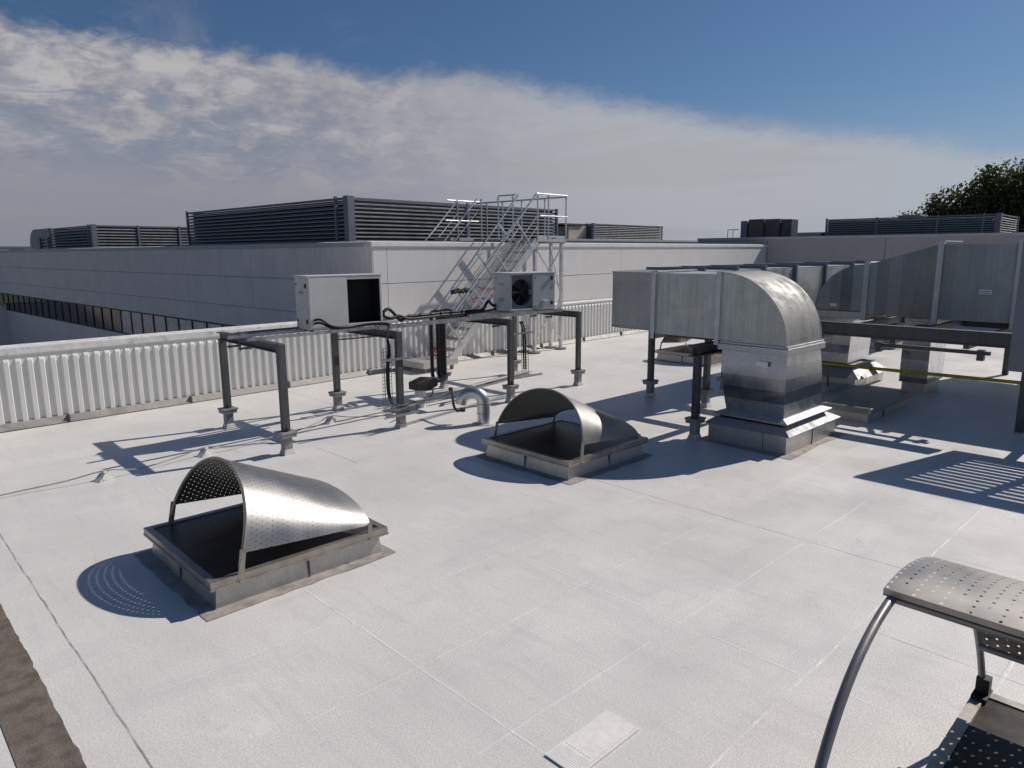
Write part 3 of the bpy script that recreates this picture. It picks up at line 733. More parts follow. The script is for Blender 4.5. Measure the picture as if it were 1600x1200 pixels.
# neck: slightly bulging sheet, narrower at the foot
mb = MB(); NZ = 14; vs = []; fs = []
for i in range(NZ+1):
    s = i/NZ; z = .44+(1.235-.44)*s; bl = .028*math.sin(PI*s)
    x0 = 8.33-.0*s-bl; x1 = 9.42-.12*s+bl*.6; y0 = 3.80-bl*.5+.01*s; y1 = 4.575+.105*s+.6*bl
    vs += [(x0, y0, z), (x1, y0, z), (x1, y1, z), (x0, y1, z)]
for i in range(NZ):
    for k_ in range(4): fs.append((i*4+k_, i*4+(k_+1) % 4, (i+1)*4+(k_+1) % 4, (i+1)*4+k_))
mb.add(vs, fs); T.part('neck', mb, 'galv_z', smooth=True)
mb = MB(); mb.box(X0-.03, 3.765, 1.235, X1+.045, 4.72, 1.315); mb.box(X0-.015, 3.78, 1.316, X1+.03, 4.72, 1.345); T.part('collar', mb, 'flange', bevel=.006)
T.part('sticker', MB().box(8.292-.02, 4.02, 1.075, 8.30-.018, 4.17, 1.135), 'label')
cy, cz, ro = 4.72, 1.346, .865
poly = [(cy, cz)]+[(cy-ro*math.cos(PI/2*i/24)*1.04, cz+ro*math.sin(PI/2*i/24)) for i in range(25)]
e_ = shell_prism(T, 'elbow', poly, 'x', X0, X1, 'galv_y', smooth=True)
mb = MB(); NA = 28; vs = []; fs = []
for i in range(NA+1):
    a = PI/2*i/NA
    for (x, q) in ((X0-.004, .012), (X0+.01, .012), (X1-.01, .012), (X1+.004, .012)):
        vs.append((x, cy-(ro+q)*math.cos(a)*1.04, cz+(ro+q)*math.sin(a)))
for i in range(NA):
    for k_ in range(3): fs.append((i*4+k_, i*4+k_+1, (i+1)*4+k_+1, (i+1)*4+k_))
n0 = len(vs)
mb.add(vs, fs); T.part('elbow_wrapper', mb, 'galv_light', e_, smooth=True)
mb = MB(); mb.tube([(X0-.006, cy-(ro+.008)*math.cos(PI/2*i/28)*1.04, cz+(ro+.008)*math.sin(PI/2*i/28)) for i in range(29)], .009, 6)
mb.tube([(X1+.006, cy-(ro+.008)*math.cos(PI/2*i/28)*1.04, cz+(ro+.008)*math.sin(PI/2*i/28)) for i in range(29)], .009, 6)
T.part('seam', mb, 'flange', e_)
ztop, zbot = cz+ro, 1.36
T.part('duct_section', MB().box(X0, 4.745, zbot, X1, 5.72, ztop-.012), 'galv_y')
for y in (4.72, 5.72):
    mb = MB(); mb.box(X0-.035, y-.012, zbot-.07, X0+.0, y+.055, ztop+.02); mb.box(X0-.034, y-.012, ztop-.0, X1+.03, y+.055, ztop+.021)
    mb.box(X0-.034, y-.012, zbot-.07, X1+.03, y+.055, zbot-.001); T.part('collar', mb, 'flange')
# flat elbow that turns the duct away from us, rounded in plan
pl = [(X0, 5.775), (X0+.001, 6.05)]+[(X0+.62-.62*math.cos(PI/2*i/12), 6.25+.52*math.sin(PI/2*i/12)) for i in range(1, 13)]+[(9.6, 6.77), (9.6, 5.775)]
mb = MB(); mb.prism(pl, 'z', zbot+.05, ztop-.02); T.part('flat_elbow', mb, 'galv_end', smooth=True)
pl2 = [(a-.012 if a < 9 else a, b) for a, b in pl]
T.part('cover_edge', MB().prism(pl2, 'z', ztop-.019, ztop-.006), 'frame_warm'); T.part('cover_edge', MB().prism(pl2, 'z', zbot+.035, zbot+.049), 'frame_warm')
# the straight run going away
xs = [9.6, 10.6, 11.55, 12.75, 14.05, 15.4, 16.8, 18.2, 19.6, 21.0, 22.4, 23.8]
for i in range(len(xs)-1):
    T.part('duct_section', MB().box(xs[i]+.03, 5.79, 1.42, xs[i+1]-.03, 6.75, 2.19), 'galv_x')
    mb = MB(); x = xs[i]; mb.box(x-.028, 5.74, 1.36, x+.028, 5.789, 2.245); mb.box(x-.028, 5.79, 2.191, x+.028, 6.8, 2.245); T.part('collar', mb, 'louv_post')
    T.part('top_stiffener', MB().box(xs[i]+.03, 6.76, 2.12, xs[i+1]-.03, 6.80, 2.238), 'louv_post')

# steel goalposts that carry it
def footed_post(T, u, v, top, w=.11, d=.075, zplate=.27):
    mb = MB()
    mb.box(u-w/2, v-d/2, zplate+.03, u+w/2, v+d/2, top)
    p_ = T.part('post', mb, 'steel_dark', bevel=.006)
    mb = MB(); mb.box(u-.11, v-.10, zplate, u+.11, v+.10, zplate+.028); mb.box(u-.10, v-.09, zplate-.045, u+.10, v+.09, zplate-.002)
    mb.add([(u-.004, v-d/2-.04, zplate+.029), (u-.004, v-d/2, zplate+.029), (u-.004, v-d/2, zplate+.10)], [(0, 1, 2)])
    T.part('base_plate', mb, 'steel_end', p_, bevel=.004)
    mb = MB(); mb.box(u-.052, v-.05, .045, u+.052, v+.05, zplate-.046); T.part('stub', mb, 'steel_end', p_)
    T.part('coated_upstand', MB().frustum((u-.075, v-.072, u+.075, v+.072, .001), (u-.054, v-.052, u+.054, v+.052, .07)), 'smear', p_)
T = Thing('duct_support_frame', 'dark steel goalpost frame holding the horizontal duct above the roof, left of the big elbow', 'steel frame', (9.1, 6, 0), 0)
for (x, y) in ((8.19, 4.95), (10.05, 5.02)): footed_post(T, x, y, 1.24)
for (x, y) in ((10.05, 5.90), (10.11, 7.02)): footed_post(T, x, y, 1.2)
mb = MB(); mb.box(8.05, 4.89, 1.25, 10.3, 5.01, 1.285); mb.box(8.05, 4.944, 1.15, 10.3, 4.956, 1.25); mb.box(8.05, 4.89, 1.135, 10.3, 5.01, 1.15)
T.part('beam', mb, 'steel_dark')
T.part('rail', MB().box(10.0, 5.012, 1.205, 10.12, 7.10, 1.33), 'steel_dark'); T.part('rail', MB().box(8.62, 5.012, 1.29, 8.72, 5.9, 1.345), 'steel_dark')
# ------------------------------------------------------------------ second duct, in shade at the right edge
T = Thing('shaded_duct', 'long grey duct in shade at the right edge, with sloping transition and two necks', 'duct', (13.9, 4.2, 0), 0)
X0, X1 = 13.4, 14.4
cy, cz = 4.80, 1.40
poly = [(cy, cz)]+[(cy+.86*math.cos(PI/2*i/20), cz+.84*math.sin(PI/2*i/20)) for i in range(21)]
shell_prism(T, 'elbow', poly, 'x', X0, X1, 'galv_dark', smooth=True)
shell_prism(T, 'transition', [(4.72, 1.36), (3.66, 1.34), (3.66, 2.58), (4.72, 2.25)], 'x', X0, X1, 'galv_dark')
T.part('duct_section', MB().box(X0, 2.55, 1.34, X1, 3.58, 2.58), 'galv_dark', label='tall straight section')
T.part('duct_section', MB().box(X0, .2, 1.34, X1, 2.47, 2.58), 'galv_dark')
for (y, zt) in ((4.72, 2.27), (3.58, 2.62), (2.47, 2.62)):
    mb = MB(); mb.box(X0-.045, y, 1.25, X0-.001, y+.085, zt+.02); mb.box(X0-.044, y, zt, X1+.03, y+.085, zt+.022); mb.box(X0-.044, y, 1.25, X1+.03, y+.085, 1.335); T.part('collar', mb, 'flange')
T.part('collar', MB().box(X0-.05, 4.80, 1.27, X1+.05, 5.72, 1.395), 'flange', bevel=.006)
T.part('neck', MB().frustum((X0-.02, 4.97, X1, 5.66, .44), (X0-.02, 4.93, X1, 5.66, 1.265)), 'galv_z')
mb = MB(); mb.box(X0-.09, 4.87, .38, X1+.12, 5.75, .41); mb.frustum((X0-.28, 4.65, X1+.35, 5.95, .20), (X0-.05, 4.88, X1+.1, 5.75, .37)); T.part('skirt', mb, 'galv', bevel=.003)
T.part('kerb', MB().box(X0-.18, 4.75, .001, X1+.25, 5.88, .195), 'curb', bevel=.004)
T.part('neck', MB().box(X0, 3.64, .22, X1-.1, 4.08, 1.335), 'galv_z')
T.part('kerb', MB().box(X0+.03, 3.68, .001, X1-.12, 4.04, .218), 'curb')
T.part('sticker', MB().box(X0-.004, 2.85, 1.78, X0-.001, 3.02, 1.86), 'label'); T.part('sticker', MB().box(X0-.004, 5.25, 1.47, X0-.001, 5.38, 1.53), 'label')
for y in (2.86,): T.part('sticker_text', MB().box(X0-.006, 2.87, 1.795, X0-.0045, 3.0, 1.805).box(X0-.006, 2.87, 1.825, X0-.0045, 3.0, 1.835), 'ink')
T = Thing('rear_duct', 'second grey duct run half hidden behind the shaded duct at the right edge', 'duct', (16, 1.5, 0), 0)
for (y0, y1) in ((-2.5, -.9), (-.85, .75), (.80, 2.35), (2.40, 3.5)): T.part('duct_section', MB().box(14.75, y0+.04, 1.30, 17.3, y1-.04, 2.50), 'galv_dark')
for y in (-.9, .75, 2.35): T.part('collar', MB().box(14.70, y, 1.25, 17.35, y+.05, 2.54), 'flange')
for (x, y) in ((16.9, 3.2), (16.9, .2)): T.part('leg', MB().box(x-.05, y-.05, .003, x+.05, y+.05, 1.245), 'steel_dark')
T = Thing('duct_beam_frame', 'long dark steel beam frame running below the shaded duct at the right', 'steel frame', (12, 3.4, 0), 0)
mb = MB(); mb.box(11.17, 2.09, 1.385, 11.31, 6.3, 1.40); mb.box(11.17, 2.09, 1.20, 11.31, 6.3, 1.215); mb.box(11.19, 2.09, 1.216, 11.21, 6.3, 1.384)
T.part('beam', mb, 'steel_dark')
mb = MB(); mb.box(15.0, .2, 1.10, 15.12, 6.3, 1.25); T.part('beam', mb, 'steel_dark')
for y in (2.6, 3.55, 4.6, 5.9): T.part('cross_beam', MB().box(11.32, y, 1.13, 14.99, y+.07, 1.24), 'steel_dark')
for (x, y) in ((11.24, 6.25), (15.06, 6.2), (15.06, 2.3)): footed_post(T, x, y, 1.19 if x < 12 else 1.09)
mb = MB(); mb.box(11.35, 2.35, 1.06, 11.42, 3.85, 1.11); mb.box(11.33, 2.42, .98, 11.44, 2.50, 1.13); mb.box(11.33, 3.75, .98, 11.44, 3.82, 1.13); T.part('hanger_rail', mb, 'steel_dark')
mb = MB(); mb.bar((11.5, 3.0, 1.2), (14.5, 4.4, 1.2), .05, .05); T.part('brace', mb, 'steel_dark')
# louvred intake box on legs, mostly out of frame: it throws the striped shadow
T = Thing('louvre_intake', 'dark blue grey louvred intake box at the right edge, above the striped shadow', 'louvre intake', (11.1, 1.5, 0), 0)
H0, H1 = .93, 2.60
mb = MB(); mb.box(10.98, 1.72, H0, 11.08, 2.06, H1); T.part('end_post', mb, 'louv_post', bevel=.004)
mb = MB(); mb.box(10.98, -1.2, H1-.20, 11.08, 1.718, H1); mb.box(10.98, -1.2, H0, 11.08, 1.718, H0+.20); T.part('edge_rail', mb, 'louv_post')
T.part('mid_post', MB().box(10.98, .93, H0+.202, 11.08, 1.03, H1-.202), 'louv_post'); T.part('mid_post', MB().box(10.98, -.6, H0+.202, 11.08, -.5, H1-.202), 'louv_post')
mb = MB(); n = 11; hh = (H1-H0-.40)/n
for i in range(n): 
    z = H0+.20+hh*i
    mb.box(11.0, -1.2, z+.038, 11.012, 1.72, z+hh+.001)
T.part('louvre_blades', mb, 'louv')
for y in (1.95, -.9): T.part('leg', MB().box(11.55, y-.05, .02, 11.65, y+.05, H0), 'steel_dark')
mb = MB(); mb.box(11.081, 1.4, H0+.02, 11.7, 1.5, H0+.12); mb.box(11.081, -1.0, H0+.02, 11.7, -.9, H0+.12); mb.bar((11.6, 1.8, .98), (13.4, 1.6, 1.4), .05, .05); T.part('bracket', mb, 'steel_dark')

# yellow gas pipe on stands
mb = MB(); mb.tube([(12.0, 7.2, .60), (12.0, 4.6, .61), (12.0, 2.0, .635), (12.0, -1.0, .65)], .026, 10)
T = Thing('gas_pipe', 'thin yellow painted pipe running across below the dark beam on the right', 'pipe', (12, 3, 0), 0)
T.part('pipe', mb, 'gaspipe', smooth=True)
for y in (4.75, 4.95, -.5): T.part('stand', MB().box(11.985, y-.012, .02, 12.015, y+.012, .60).box(11.93, y-.05, .003, 12.07, y+.05, .02), 'steel_dark')

# ------------------------------------------------------------------ steel stand with condensing units
ZF = 1.40
T = Thing('equipment_stand', 'dark steel stand on eight footed posts carrying the two condensing units', 'steel stand', (7.4, 8.9, 0), RZ)
cols = ((4.36, 7.97, 4.50, 9.85), (6.18, 7.98, 6.25, 9.70), (8.53, 8.0, 8.63, 9.80), (10.48, 8.08, 10.59, 9.82))
for (u, va, ub, vb) in cols:
    footed_post(T, u, va, ZF-.002, .10, .065); footed_post(T, ub, vb, ZF-.114, .10, .065)
    mb = MB(); p0, p1 = Vector((u, va+.04, 0)), Vector((ub, vb+.055, 0))
    for (z, w_, h_) in ((ZF-.006, .10, .012), (ZF-.104, .10, .012), (ZF-.055, .014, .085)):
        mb.bar(p0+Vector((0, 0, z)), p1+Vector((0, 0, z)), w_, h_)
    T.part('beam', mb, 'steel_dark')
def channel(a, b):
    mb = MB(); d = Vector(b)-Vector(a); L = d.length; n = max(2, int(L/.09))
    for off in (-.019, .019):
        mb.bar((a[0], a[1]+off, a[2]), (b[0], b[1]+off, b[2]), .004, .041)
    mb.bar((a[0], a[1], a[2]-.019), (b[0], b[1], b[2]-.019), .034, .003)
    for i in range(n): 
        q = Vector(a)+d*(i/n); mb.box(q.x, q.y-.02, q.z+.018, q.x+.045, q.y+.02, q.z+.022)
    return mb
for (u0_, u1_, v) in ((4.15, 6.5, 8.92), (4.35, 6.5, 9.24), (4.2, 10.45, 8.5), (6.1, 10.3, 8.32), (8.3, 10.5, 8.75), (8.3, 10.35, 9.15), (6.0, 8.8, 9.45)):
    T.part('mounting_channel', channel((u0_, v, ZF+.024), (u1_, v, ZF+.024)), 'zinc')
for (u, v) in ((4.38, 8.92), (4.38, 9.24), (10.42, 8.75), (10.42, 9.15), (8.55, 8.35)):
    mb = MB(); mb.tube([(u-.07, v, ZF-.17), (u-.07, v, ZF+.06)], .006, 6); mb.tube([(u+.07, v, ZF-.17), (u+.07, v, ZF+.06)], .006, 6); mb.box(u-.09, v-.015, ZF-.15, u+.09, v+.015, ZF-.125); T.part('clamp', mb, 'steel_dark')
# flat deck strip beside unit
T.part('deck_strip', MB().box(4.5, 9.0, ZF+.047, 6.9, 9.16, ZF+.058), 'steel_dark')

def text_marks(mb, x, y, z, w, h, rows, plane):   # illegible small print as bars
    for i in range(rows):
        zz = z+h*(i+.3)/rows
        if plane == 'x': mb.box(x-.0015, y, zz, x, y+w*(.95-.12*(i % 2)), zz+h/rows*.35)
        else: mb.box(x, y-.0015, zz, x+w*(.95-.12*(i % 2)), y, zz+h/rows*.35)
# unit 1: black open intake on the front right
T = Thing('condensing_unit', 'light grey boxed condensing unit with a square black opening, left on the stand', 'condensing unit', (4.74, 8.93, ZF+.05), R(-3), 'condensing units on the steel stand', local=True)
W_, Dp, Hh = 1.16, .40, .725
mb = MB(); mb.box(0, 0, 0, .60, Dp, Hh); mb.box(.60, .30, 0, W_, Dp, Hh)
mb.box(.60, 0, Hh-.05, W_, .30, Hh); mb.box(.60, 0, 0, W_, .30, .05); mb.box(W_-.035, 0, .05, W_, .30, Hh-.05)
T.part('cabinet', mb, 'ac_warm', bevel=.006)
T.part('top_cover', MB().box(-.008, -.008, Hh+.001, W_+.008, Dp+.008, Hh+.016), 'ac_warm', bevel=.004)
T.part('front_panel', MB().box(.015, -.007, .03, .595, -.001, Hh-.02), 'ac_warm', bevel=.002)
T.part('end_panel', MB().box(-.006, .015, .01, -.001, Dp-.015, Hh-.02), 'ac', bevel=.002, label='grey green service end')
T.part('intake', MB().box(.601, .25, .051, W_-.036, .299, Hh-.051), 'blackbox')
T.part('opening_lining', MB().box(.601, .01, .051, .606, .25, Hh-.051).box(.606, .01, .051, W_-.036, .25, .056).box(.606, .01, Hh-.056, W_-.036, .25, Hh-.051).box(W_-.041, .01, .056, W_-.036, .25, Hh-.056), 'blackbox')
mb = MB()
for (y, z, s) in ((.045, .60, .035), (.045, .11, .035)): mb.box(-.02, y-.018, z-.03, -.0065, y+.018, z+.03)
for (y, z) in ((.34, .62), (.34, .12)): mb.box(-.014, y-.01, z-.015, -.0065, y+.01, z+.015)
T.part('catch', mb, 'black')
T.part('rating_label', MB().box(-.0085, .14, .37, -.0065, .24, .46).box(-.0085, .14, .26, -.0065, .24, .335), 'label')
mb = MB(); text_marks(mb, -.0086, .145, .37, .09, .09, 5, 'x'); text_marks(mb, -.0086, .145, .26, .09, .07, 4, 'x'); text_marks(mb, -.0066, .13, .54, .09, .03, 2, 'x'); T.part('small_print', mb, 'ink')
mb = MB(); mb.tube([(-.008, .27, .505), (-.008, .24, .505), (-.008, .22, .52), (-.008, .19, .50), (-.008, .16, .515), (-.008, .13, .49)], .006, 5); T.part('maker_mark', mb, 'ink')
T.part('warning_label', MB().box(-.0085, .18, .675, -.0065, .25, .70), 'yellow')
mb = MB(); mb.box(.02, .01, -.026, .07, Dp-.01, -.001); mb.box(W_-.07, .01, -.026, W_-.02, Dp-.01, -.001); T.part('foot_rail', mb, 'steel_dark')
mb = MB(); mb.cb((.07, -.02, .085), (.03, .03, .02)); mb.cb((.07, -.02, .135), (.03, .03, .02)); T.part('pipe_stub', mb, 'black')
# unit 2: round fan
T = Thing('condensing_unit', 'light grey condensing unit with a round black fan, right on the stand', 'condensing unit', (8.73, 9.08, ZF+.05), R(-9), 'condensing units on the steel stand', local=True)
W_, Dp, Hh = 1.0, .56, .665
mb = MB(); mb.box(0, .17, 0, W_, Dp, Hh); mb.box(0, .045, 0, .02, .17, Hh); mb.box(.50, .045, 0, W_, .17, Hh); mb.box(.02, .045, Hh-.025, .50, .17, Hh); mb.box(.02, .045, 0, .50, .17, .035); mb.box(0, 0, 0, .02, .045, Hh); mb.box(.50, 0, 0, W_, .045, Hh); mb.box(.02, 0, Hh-.025, .50, .045, Hh); mb.box(.02, 0, 0, .50, .045, .035)
T.part('cabinet', mb, 'ac', bevel=.005)
T.part('top_cover', MB().box(-.006, -.006, Hh+.001, W_+.006, Dp+.006, Hh+.013), 'ac_warm', bevel=.004)
T.part('end_panel', MB().box(-.006, .015, .01, -.001, Dp-.015, Hh-.015), 'ac', bevel=.002)
fc = (.27, .033, .33); fr = .235
mb = MB(); N = 48; vs = []; fs = []
for i in range(N):
    a = 2*PI*i/N; sq = 1/max(abs(math.cos(a)), abs(math.sin(a)))
    vs += [(fc[0]+fr*math.cos(a), .040, fc[2]+fr*math.sin(a)), (min(.4995, max(.0205, fc[0]+.30*sq*math.cos(a))), .040, min(Hh-.0255, max(.0355, fc[2]+.40*sq*math.sin(a)))),
           (fc[0]+fr*math.cos(a), .15, fc[2]+fr*math.sin(a))]
for i in range(N):
    j = (i+1) % N; fs += [(3*i, 3*i+1, 3*j+1, 3*j), (3*i, 3*j, 3*j+2, 3*i+2)]
mb.add(vs, fs)
T.part('fan_shroud', mb, plain('grey recessed fan panel', (.16, .165, .17), .5, 0, .1, 5), label='dark grey recessed square panel')
mb = MB(); mb.tube([(fc[0], .155, fc[2]), (fc[0], .168, fc[2])], fr-.002, 32); T.part('fan_well', mb, 'blackbox')
mb = MB(); mb.tube([(fc[0], .06, fc[2]), (fc[0], .12, fc[2])], .06, 16)
for i in range(5):
    a = 2*PI*i/5+.3; b = a+.75
    p0 = [Vector((fc[0]+rr_*math.cos(an), yy_, fc[2]+rr_*math.sin(an))) for rr_, an, yy_ in ((.05, a, .07), (fr-.02, a, .07), (fr-.02, b, .12), (.05, b+.2, .12))]
    mb.add(p0+[q+Vector((0, .004, 0)) for q in p0], [(0, 1, 2, 3), (4, 5, 6, 7), (0, 1, 5, 4), (1, 2, 6, 5), (2, 3, 7, 6), (3, 0, 4, 7)])
T.part('fan', mb, 'black')
mb = MB()
for k in range(1, 5):
    r_ = fr*k/4.2; mb.tube([(fc[0]+r_*math.cos(2*PI*i/28), .030, fc[2]+r_*math.sin(2*PI*i/28)) for i in range(29)], .0012, 4, False)
for k in range(4): a = PI*k/4; mb.tube([(fc[0]-fr*1.08*math.cos(a), .028, fc[2]-fr*1.08*math.sin(a)), (fc[0]+fr*1.08*math.cos(a), .028, fc[2]+fr*1.08*math.sin(a))], .002, 4)
T.part('fan_guard', mb, 'black')
T.part('service_box', MB().prism([(.66, .02), (.80, .02), (.80, .17), (.70, .17), (.66, .13)], 'y', -.09, -.001), 'ac_warm', bevel=.003)
mb = MB(); mb.box(.90, -.02, .54, .94, -.001, .61); mb.box(.90, -.02, .09, .94, -.001, .15); mb.box(.53, -.012, .57, .55, -.001, .59); mb.box(.53, -.012, .06, .55, -.001, .08); T.part('catch', mb, 'black')
T.part('rating_label', MB().box(.93, -.004, .40, .975, -.001, .50), plain('pale green label', (.35, .45, .40), .5))
for (y, z) in ((.40, .55), (.46, .36), (.06, .36)):
    T.part('warning_label', MB().add([(-.009, y-.0, z+.05), (-.009, y+.075, z+.05), (-.009, y+.037, z), (-.0065, y, z+.05), (-.0065, y+.075, z+.05), (-.0065, y+.037, z)], [(0, 1, 2), (3, 4, 5), (0, 1, 4, 3), (1, 2, 5, 4), (2, 0, 3, 5)]), 'yellow')
mb = MB(); mb.tube([(-.008, .37, .475), (-.008, .33, .475), (-.008, .31, .49), (-.008, .28, .47), (-.008, .25, .485), (-.008, .21, .45)], .006, 5); text_marks(mb, -.0068, .2, .16, .2, .08, 2, 'x'); T.part('maker_mark', mb, 'ink')
mb = MB(); mb.box(.02, .01, -.026, .07, Dp-.01, -.001); mb.box(W_-.07, .01, -.026, W_-.02, Dp-.01, -.001); T.part('foot_rail', mb, 'steel_dark')

# ------------------------------------------------------------------ pipes and cable baskets on the stand
def smooth_path(pts, n=8):
    P_ = [Vector(p) for p in pts]; out = []
    for i in range(len(P_)-1):
        a = P_[max(i-1, 0)]; b = P_[i]; c = P_[i+1]; d = P_[min(i+2, len(P_)-1)]
        for k in range(n):
            t_ = k/n; out.append(.5*((2*b)+(c-a)*t_+(2*a-5*b+4*c-d)*t_*t_+(3*b-a-3*c+d)*t_**3))
    out.append(P_[-1]); return out
z1 = ZF+.10
T = Thing('insulated_pipes', 'black insulated refrigerant pipes looping between the units and dropping beside the middle post', 'pipes', (7.5, 9.2, ZF), RZ)
mb = MB(); vq = 9.08
mb.tube(smooth_path([(6.78, vq, 1.50), (6.76, vq, 1.57), (6.86, vq, 1.62), (6.97, vq, 1.54), (7.07, vq-.02, 1.43), (7.17, vq-.02, 1.45), (7.3, vq, 1.475), (7.6, vq, 1.475), (8.1, vq+.05, 1.48)]), .026, 10)
mb.tube(smooth_path([(6.77, vq, 1.51), (6.9, vq-.02, 1.475), (7.05, vq-.03, 1.50), (7.2, vq-.07, 1.445), (7.6, vq-.06, 1.44), (8.1, vq, 1.445)]), .024, 10)
T.part('pipe', mb, 'black', smooth=True)
mb = MB()
mb.tube(smooth_path([(8.05, vq+.05, 1.48), (8.6, vq, 1.475), (8.95, vq, 1.475), (9.05, vq, 1.58), (9.12, vq, 1.615), (9.22, vq, 1.54), (9.42, vq, 1.52)]), .026, 10)
mb.tube(smooth_path([(8.05, vq, 1.44), (8.7, vq-.05, 1.44), (9.05, vq-.04, 1.45), (9.25, vq-.02, 1.47), (9.38, vq, 1.51)]), .024, 10)
T.part('pipe', mb, 'black', smooth=True)
for i, (u, v) in enumerate(((8.06, 9.46), (8.21, 9.46), (8.33, 9.44), (8.36, 9.54))):
    mb = MB(); mb.tube(smooth_path([(u-.05, v-.3, z1-.02), (u-.01, v-.1, z1-.02), (u, v, z1-.15), (u+.0, v, .45), (u-.01, v-.02, .36), (u-.1, v-.15, .31)], 6), .033, 10); T.part('drop_pipe', mb, 'black', smooth=True)
mb = MB(); mb.tube(smooth_path([(8.36, 9.45, .31), (8.0, 9.15, .33), (7.55, 9.0, .38), (7.4, 8.95, .38)]), .055, 10); T.part('pipe', mb, 'black', smooth=True)
mb = MB()
for k in range(8): mb.box(7.25+.24*k, 9.0, 1.505, 7.28+.24*k, 9.12, 1.512)
T.part('pipe_clip', mb, 'zinc')
# thin pair of pipes leaving unit 1
def Wd(u, v, z=0): return RL(u, v, z)
mb = MB()
for k in range(2):
    o_ = .045*k
    mb.tube(smooth_path([(4.81, 8.90, ZF+.185-o_), (4.86, 8.82, ZF+.19-o_), (4.98, 8.74, ZF+.10-o_*.6), (5.15, 8.66, ZF+.07), (5.45, 8.55+o_, ZF+.11-o_*.4), (5.70, 8.42+o_, ZF+.10-o_*.4), (5.62, 8.36, ZF-.02-o_), (5.60+o_*.6, 8.32, ZF-.25), (5.56+o_*.6, 8.31, .9), (5.57+o_*.5, 8.31, .5), (5.66, 8.24, .35), (6.0, 8.27, .35)]), .016, 8)
solo('thin_pipes', mb, 'black', 'pair of thin black pipes curving down from the left unit to the cable basket', 'pipes', (5, 8.7, ZF), smooth=True)
def basket(mb, a, b, side, upv, w=.12, h=.05, pitch=.05):
    a, b, side, upv = Vector(a), Vector(b), Vector(side), Vector(upv); d = b-a; n = int(d.length/pitch)
    for s_ in (-1, -.33, .33, 1): mb.bar(a+side*s_*w/2, b+side*s_*w/2, .004, .004)
    for s_ in (-1, 1): mb.bar(a+side*s_*w/2+upv*h, b+side*s_*w/2+upv*h, .006, .006)
    for i in range(n+1):
        q = a+d*(i/n); mb.bar(q-side*w/2, q+side*w/2, .005, .005, (0.3, .5, .8)); 
        for s_ in (-1, 1): mb.bar(q+side*s_*w/2, q+side*s_*w/2+upv*h, .005, .005, (.3, .5, .8))
T = Thing('cable_basket', 'wire cable basket running down, along low and up again below the steel stand', 'cable basket', (7.2, 8.4, 0), 0)
mb = MB(); basket(mb, (5.56, 8.34, .16), (5.56, 8.34, 1.17), (1, 0, 0), (0, -1, 0)); T.part('upright_tray', mb, 'steel_end')
mb = MB(); basket(mb, (5.5, 8.16, .31), (8.85, 8.75, .35), (-.18, .98, 0), (0, 0, 1), .11, .06); T.part('level_tray', mb, 'zinc')
mb = MB(); basket(mb, (8.86, 8.85, .34), (8.86, 8.85, 1.20), (.7, -.7, 0), (-.7, -.7, 0)); T.part('upright_tray', mb, 'steel_dark')
mb = MB()
for (o1, o2) in ((0, 0), (.03, .03), (-.03, .02)):
    mb.tube(smooth_path([(8.55+o1, 8.62, 1.30), (8.72+o1, 8.78+o2, 1.28), (8.84+o1, 8.84+o2, 1.12), (8.86+o1, 8.84+o2, .8), (8.87+o1, 8.84+o2, .42)]), .014, 6)
mb.tube(smooth_path([(5.7, 8.20, .35), (7.0, 8.42, .36), (8.0, 8.60, .37), (8.8, 8.74, .38)]), .014, 6)
T.part('cable', mb, 'black', smooth=True)
for q in ((5.45, 8.17, .20, 6.0, 8.2, .235), (5.45, 8.23, 1.0, 5.95, 8.255, 1.03), (8.4, 8.74, 1.08, 8.95, 8.77, 1.11), (8.3, 8.60, .33, 9.05, 8.64, .36)): T.part('bracket', MB().box(*q), 'zinc')
mb = MB(); mb.box(5.90, 8.14, .395, 6.06, 8.28, .405); T.part('cover_plate', mb, 'label')
mb = MB(); basket(mb, (5.15, 9.0, 1.27), (5.95, 8.95, 1.27), (0, 1, 0), (0, 0, 1), .12, .05); T.part('short_tray', mb, 'steel_dark')

# ------------------------------------------------------------------ small roof outlets
T = Thing('gooseneck_vent', 'short silver foil clad gooseneck vent pipe bent over to the left', 'vent pipe', (6.76, 7.62, 0), 0)
x, y = 6.76, 7.62; r_ = .105
path = [(x, y, .002), (x, y, .29)]
dx, dy = -.72, .69; dl = math.hypot(dx, dy); dx, dy = dx/dl, dy/dl
for i in range(1, 13):
    a = PI*i/12*.92; rr = .165; path.append((x+dx*rr*(1-math.cos(a)), y+dy*rr*(1-math.cos(a)), .31+rr*.98*math.sin(a)))
last = Vector(path[-1]); path.append(tuple(last+Vector((dx*.01, dy*.01, -.05))))
T.part('pipe', MB().tube(path, [.098]*2+[.098-.001*i for i in range(12)]+[.086], 18), 'ventpipe', smooth=True)
mb = MB()
for z in (.006, .16, .30): mb.tube([(x, y, z), (x, y, z+.012)], .102, 18)
T.part('joint_band', mb, 'galv', smooth=True)
T.part('roof_collar', MB().tube([(x, y, .003), (x, y, .012)], .17, 18), 'smear')
mb = MB()
for k in range(2):
    mb.tube(smooth_path([(6.74+.02*k, 8.36, .42), (6.60+.02*k, 8.15, .33), (6.50, 8.0-.03*k, .24), (6.52, 7.93-.03*k, .17+.02*k), (6.55, 7.86, .23)]), .012, 6)
mb.cb((6.75, 8.37, .42), (.05, .04, .05)); mb.cb((6.56, 7.86, .20), (.06, .05, .05))
T.part('cable', mb, 'black', smooth=True)
x, y = 6.80, 9.22
T = Thing('capped_roof_pipe', 'white round roof pipe with a black boxed cap under the pipe run', 'roof pipe', (x, y, 0), 0)
T.part('pipe', MB().tube([(x, y, .002), (x, y, .30)], .092, 20), 'whitevent', smooth=True)
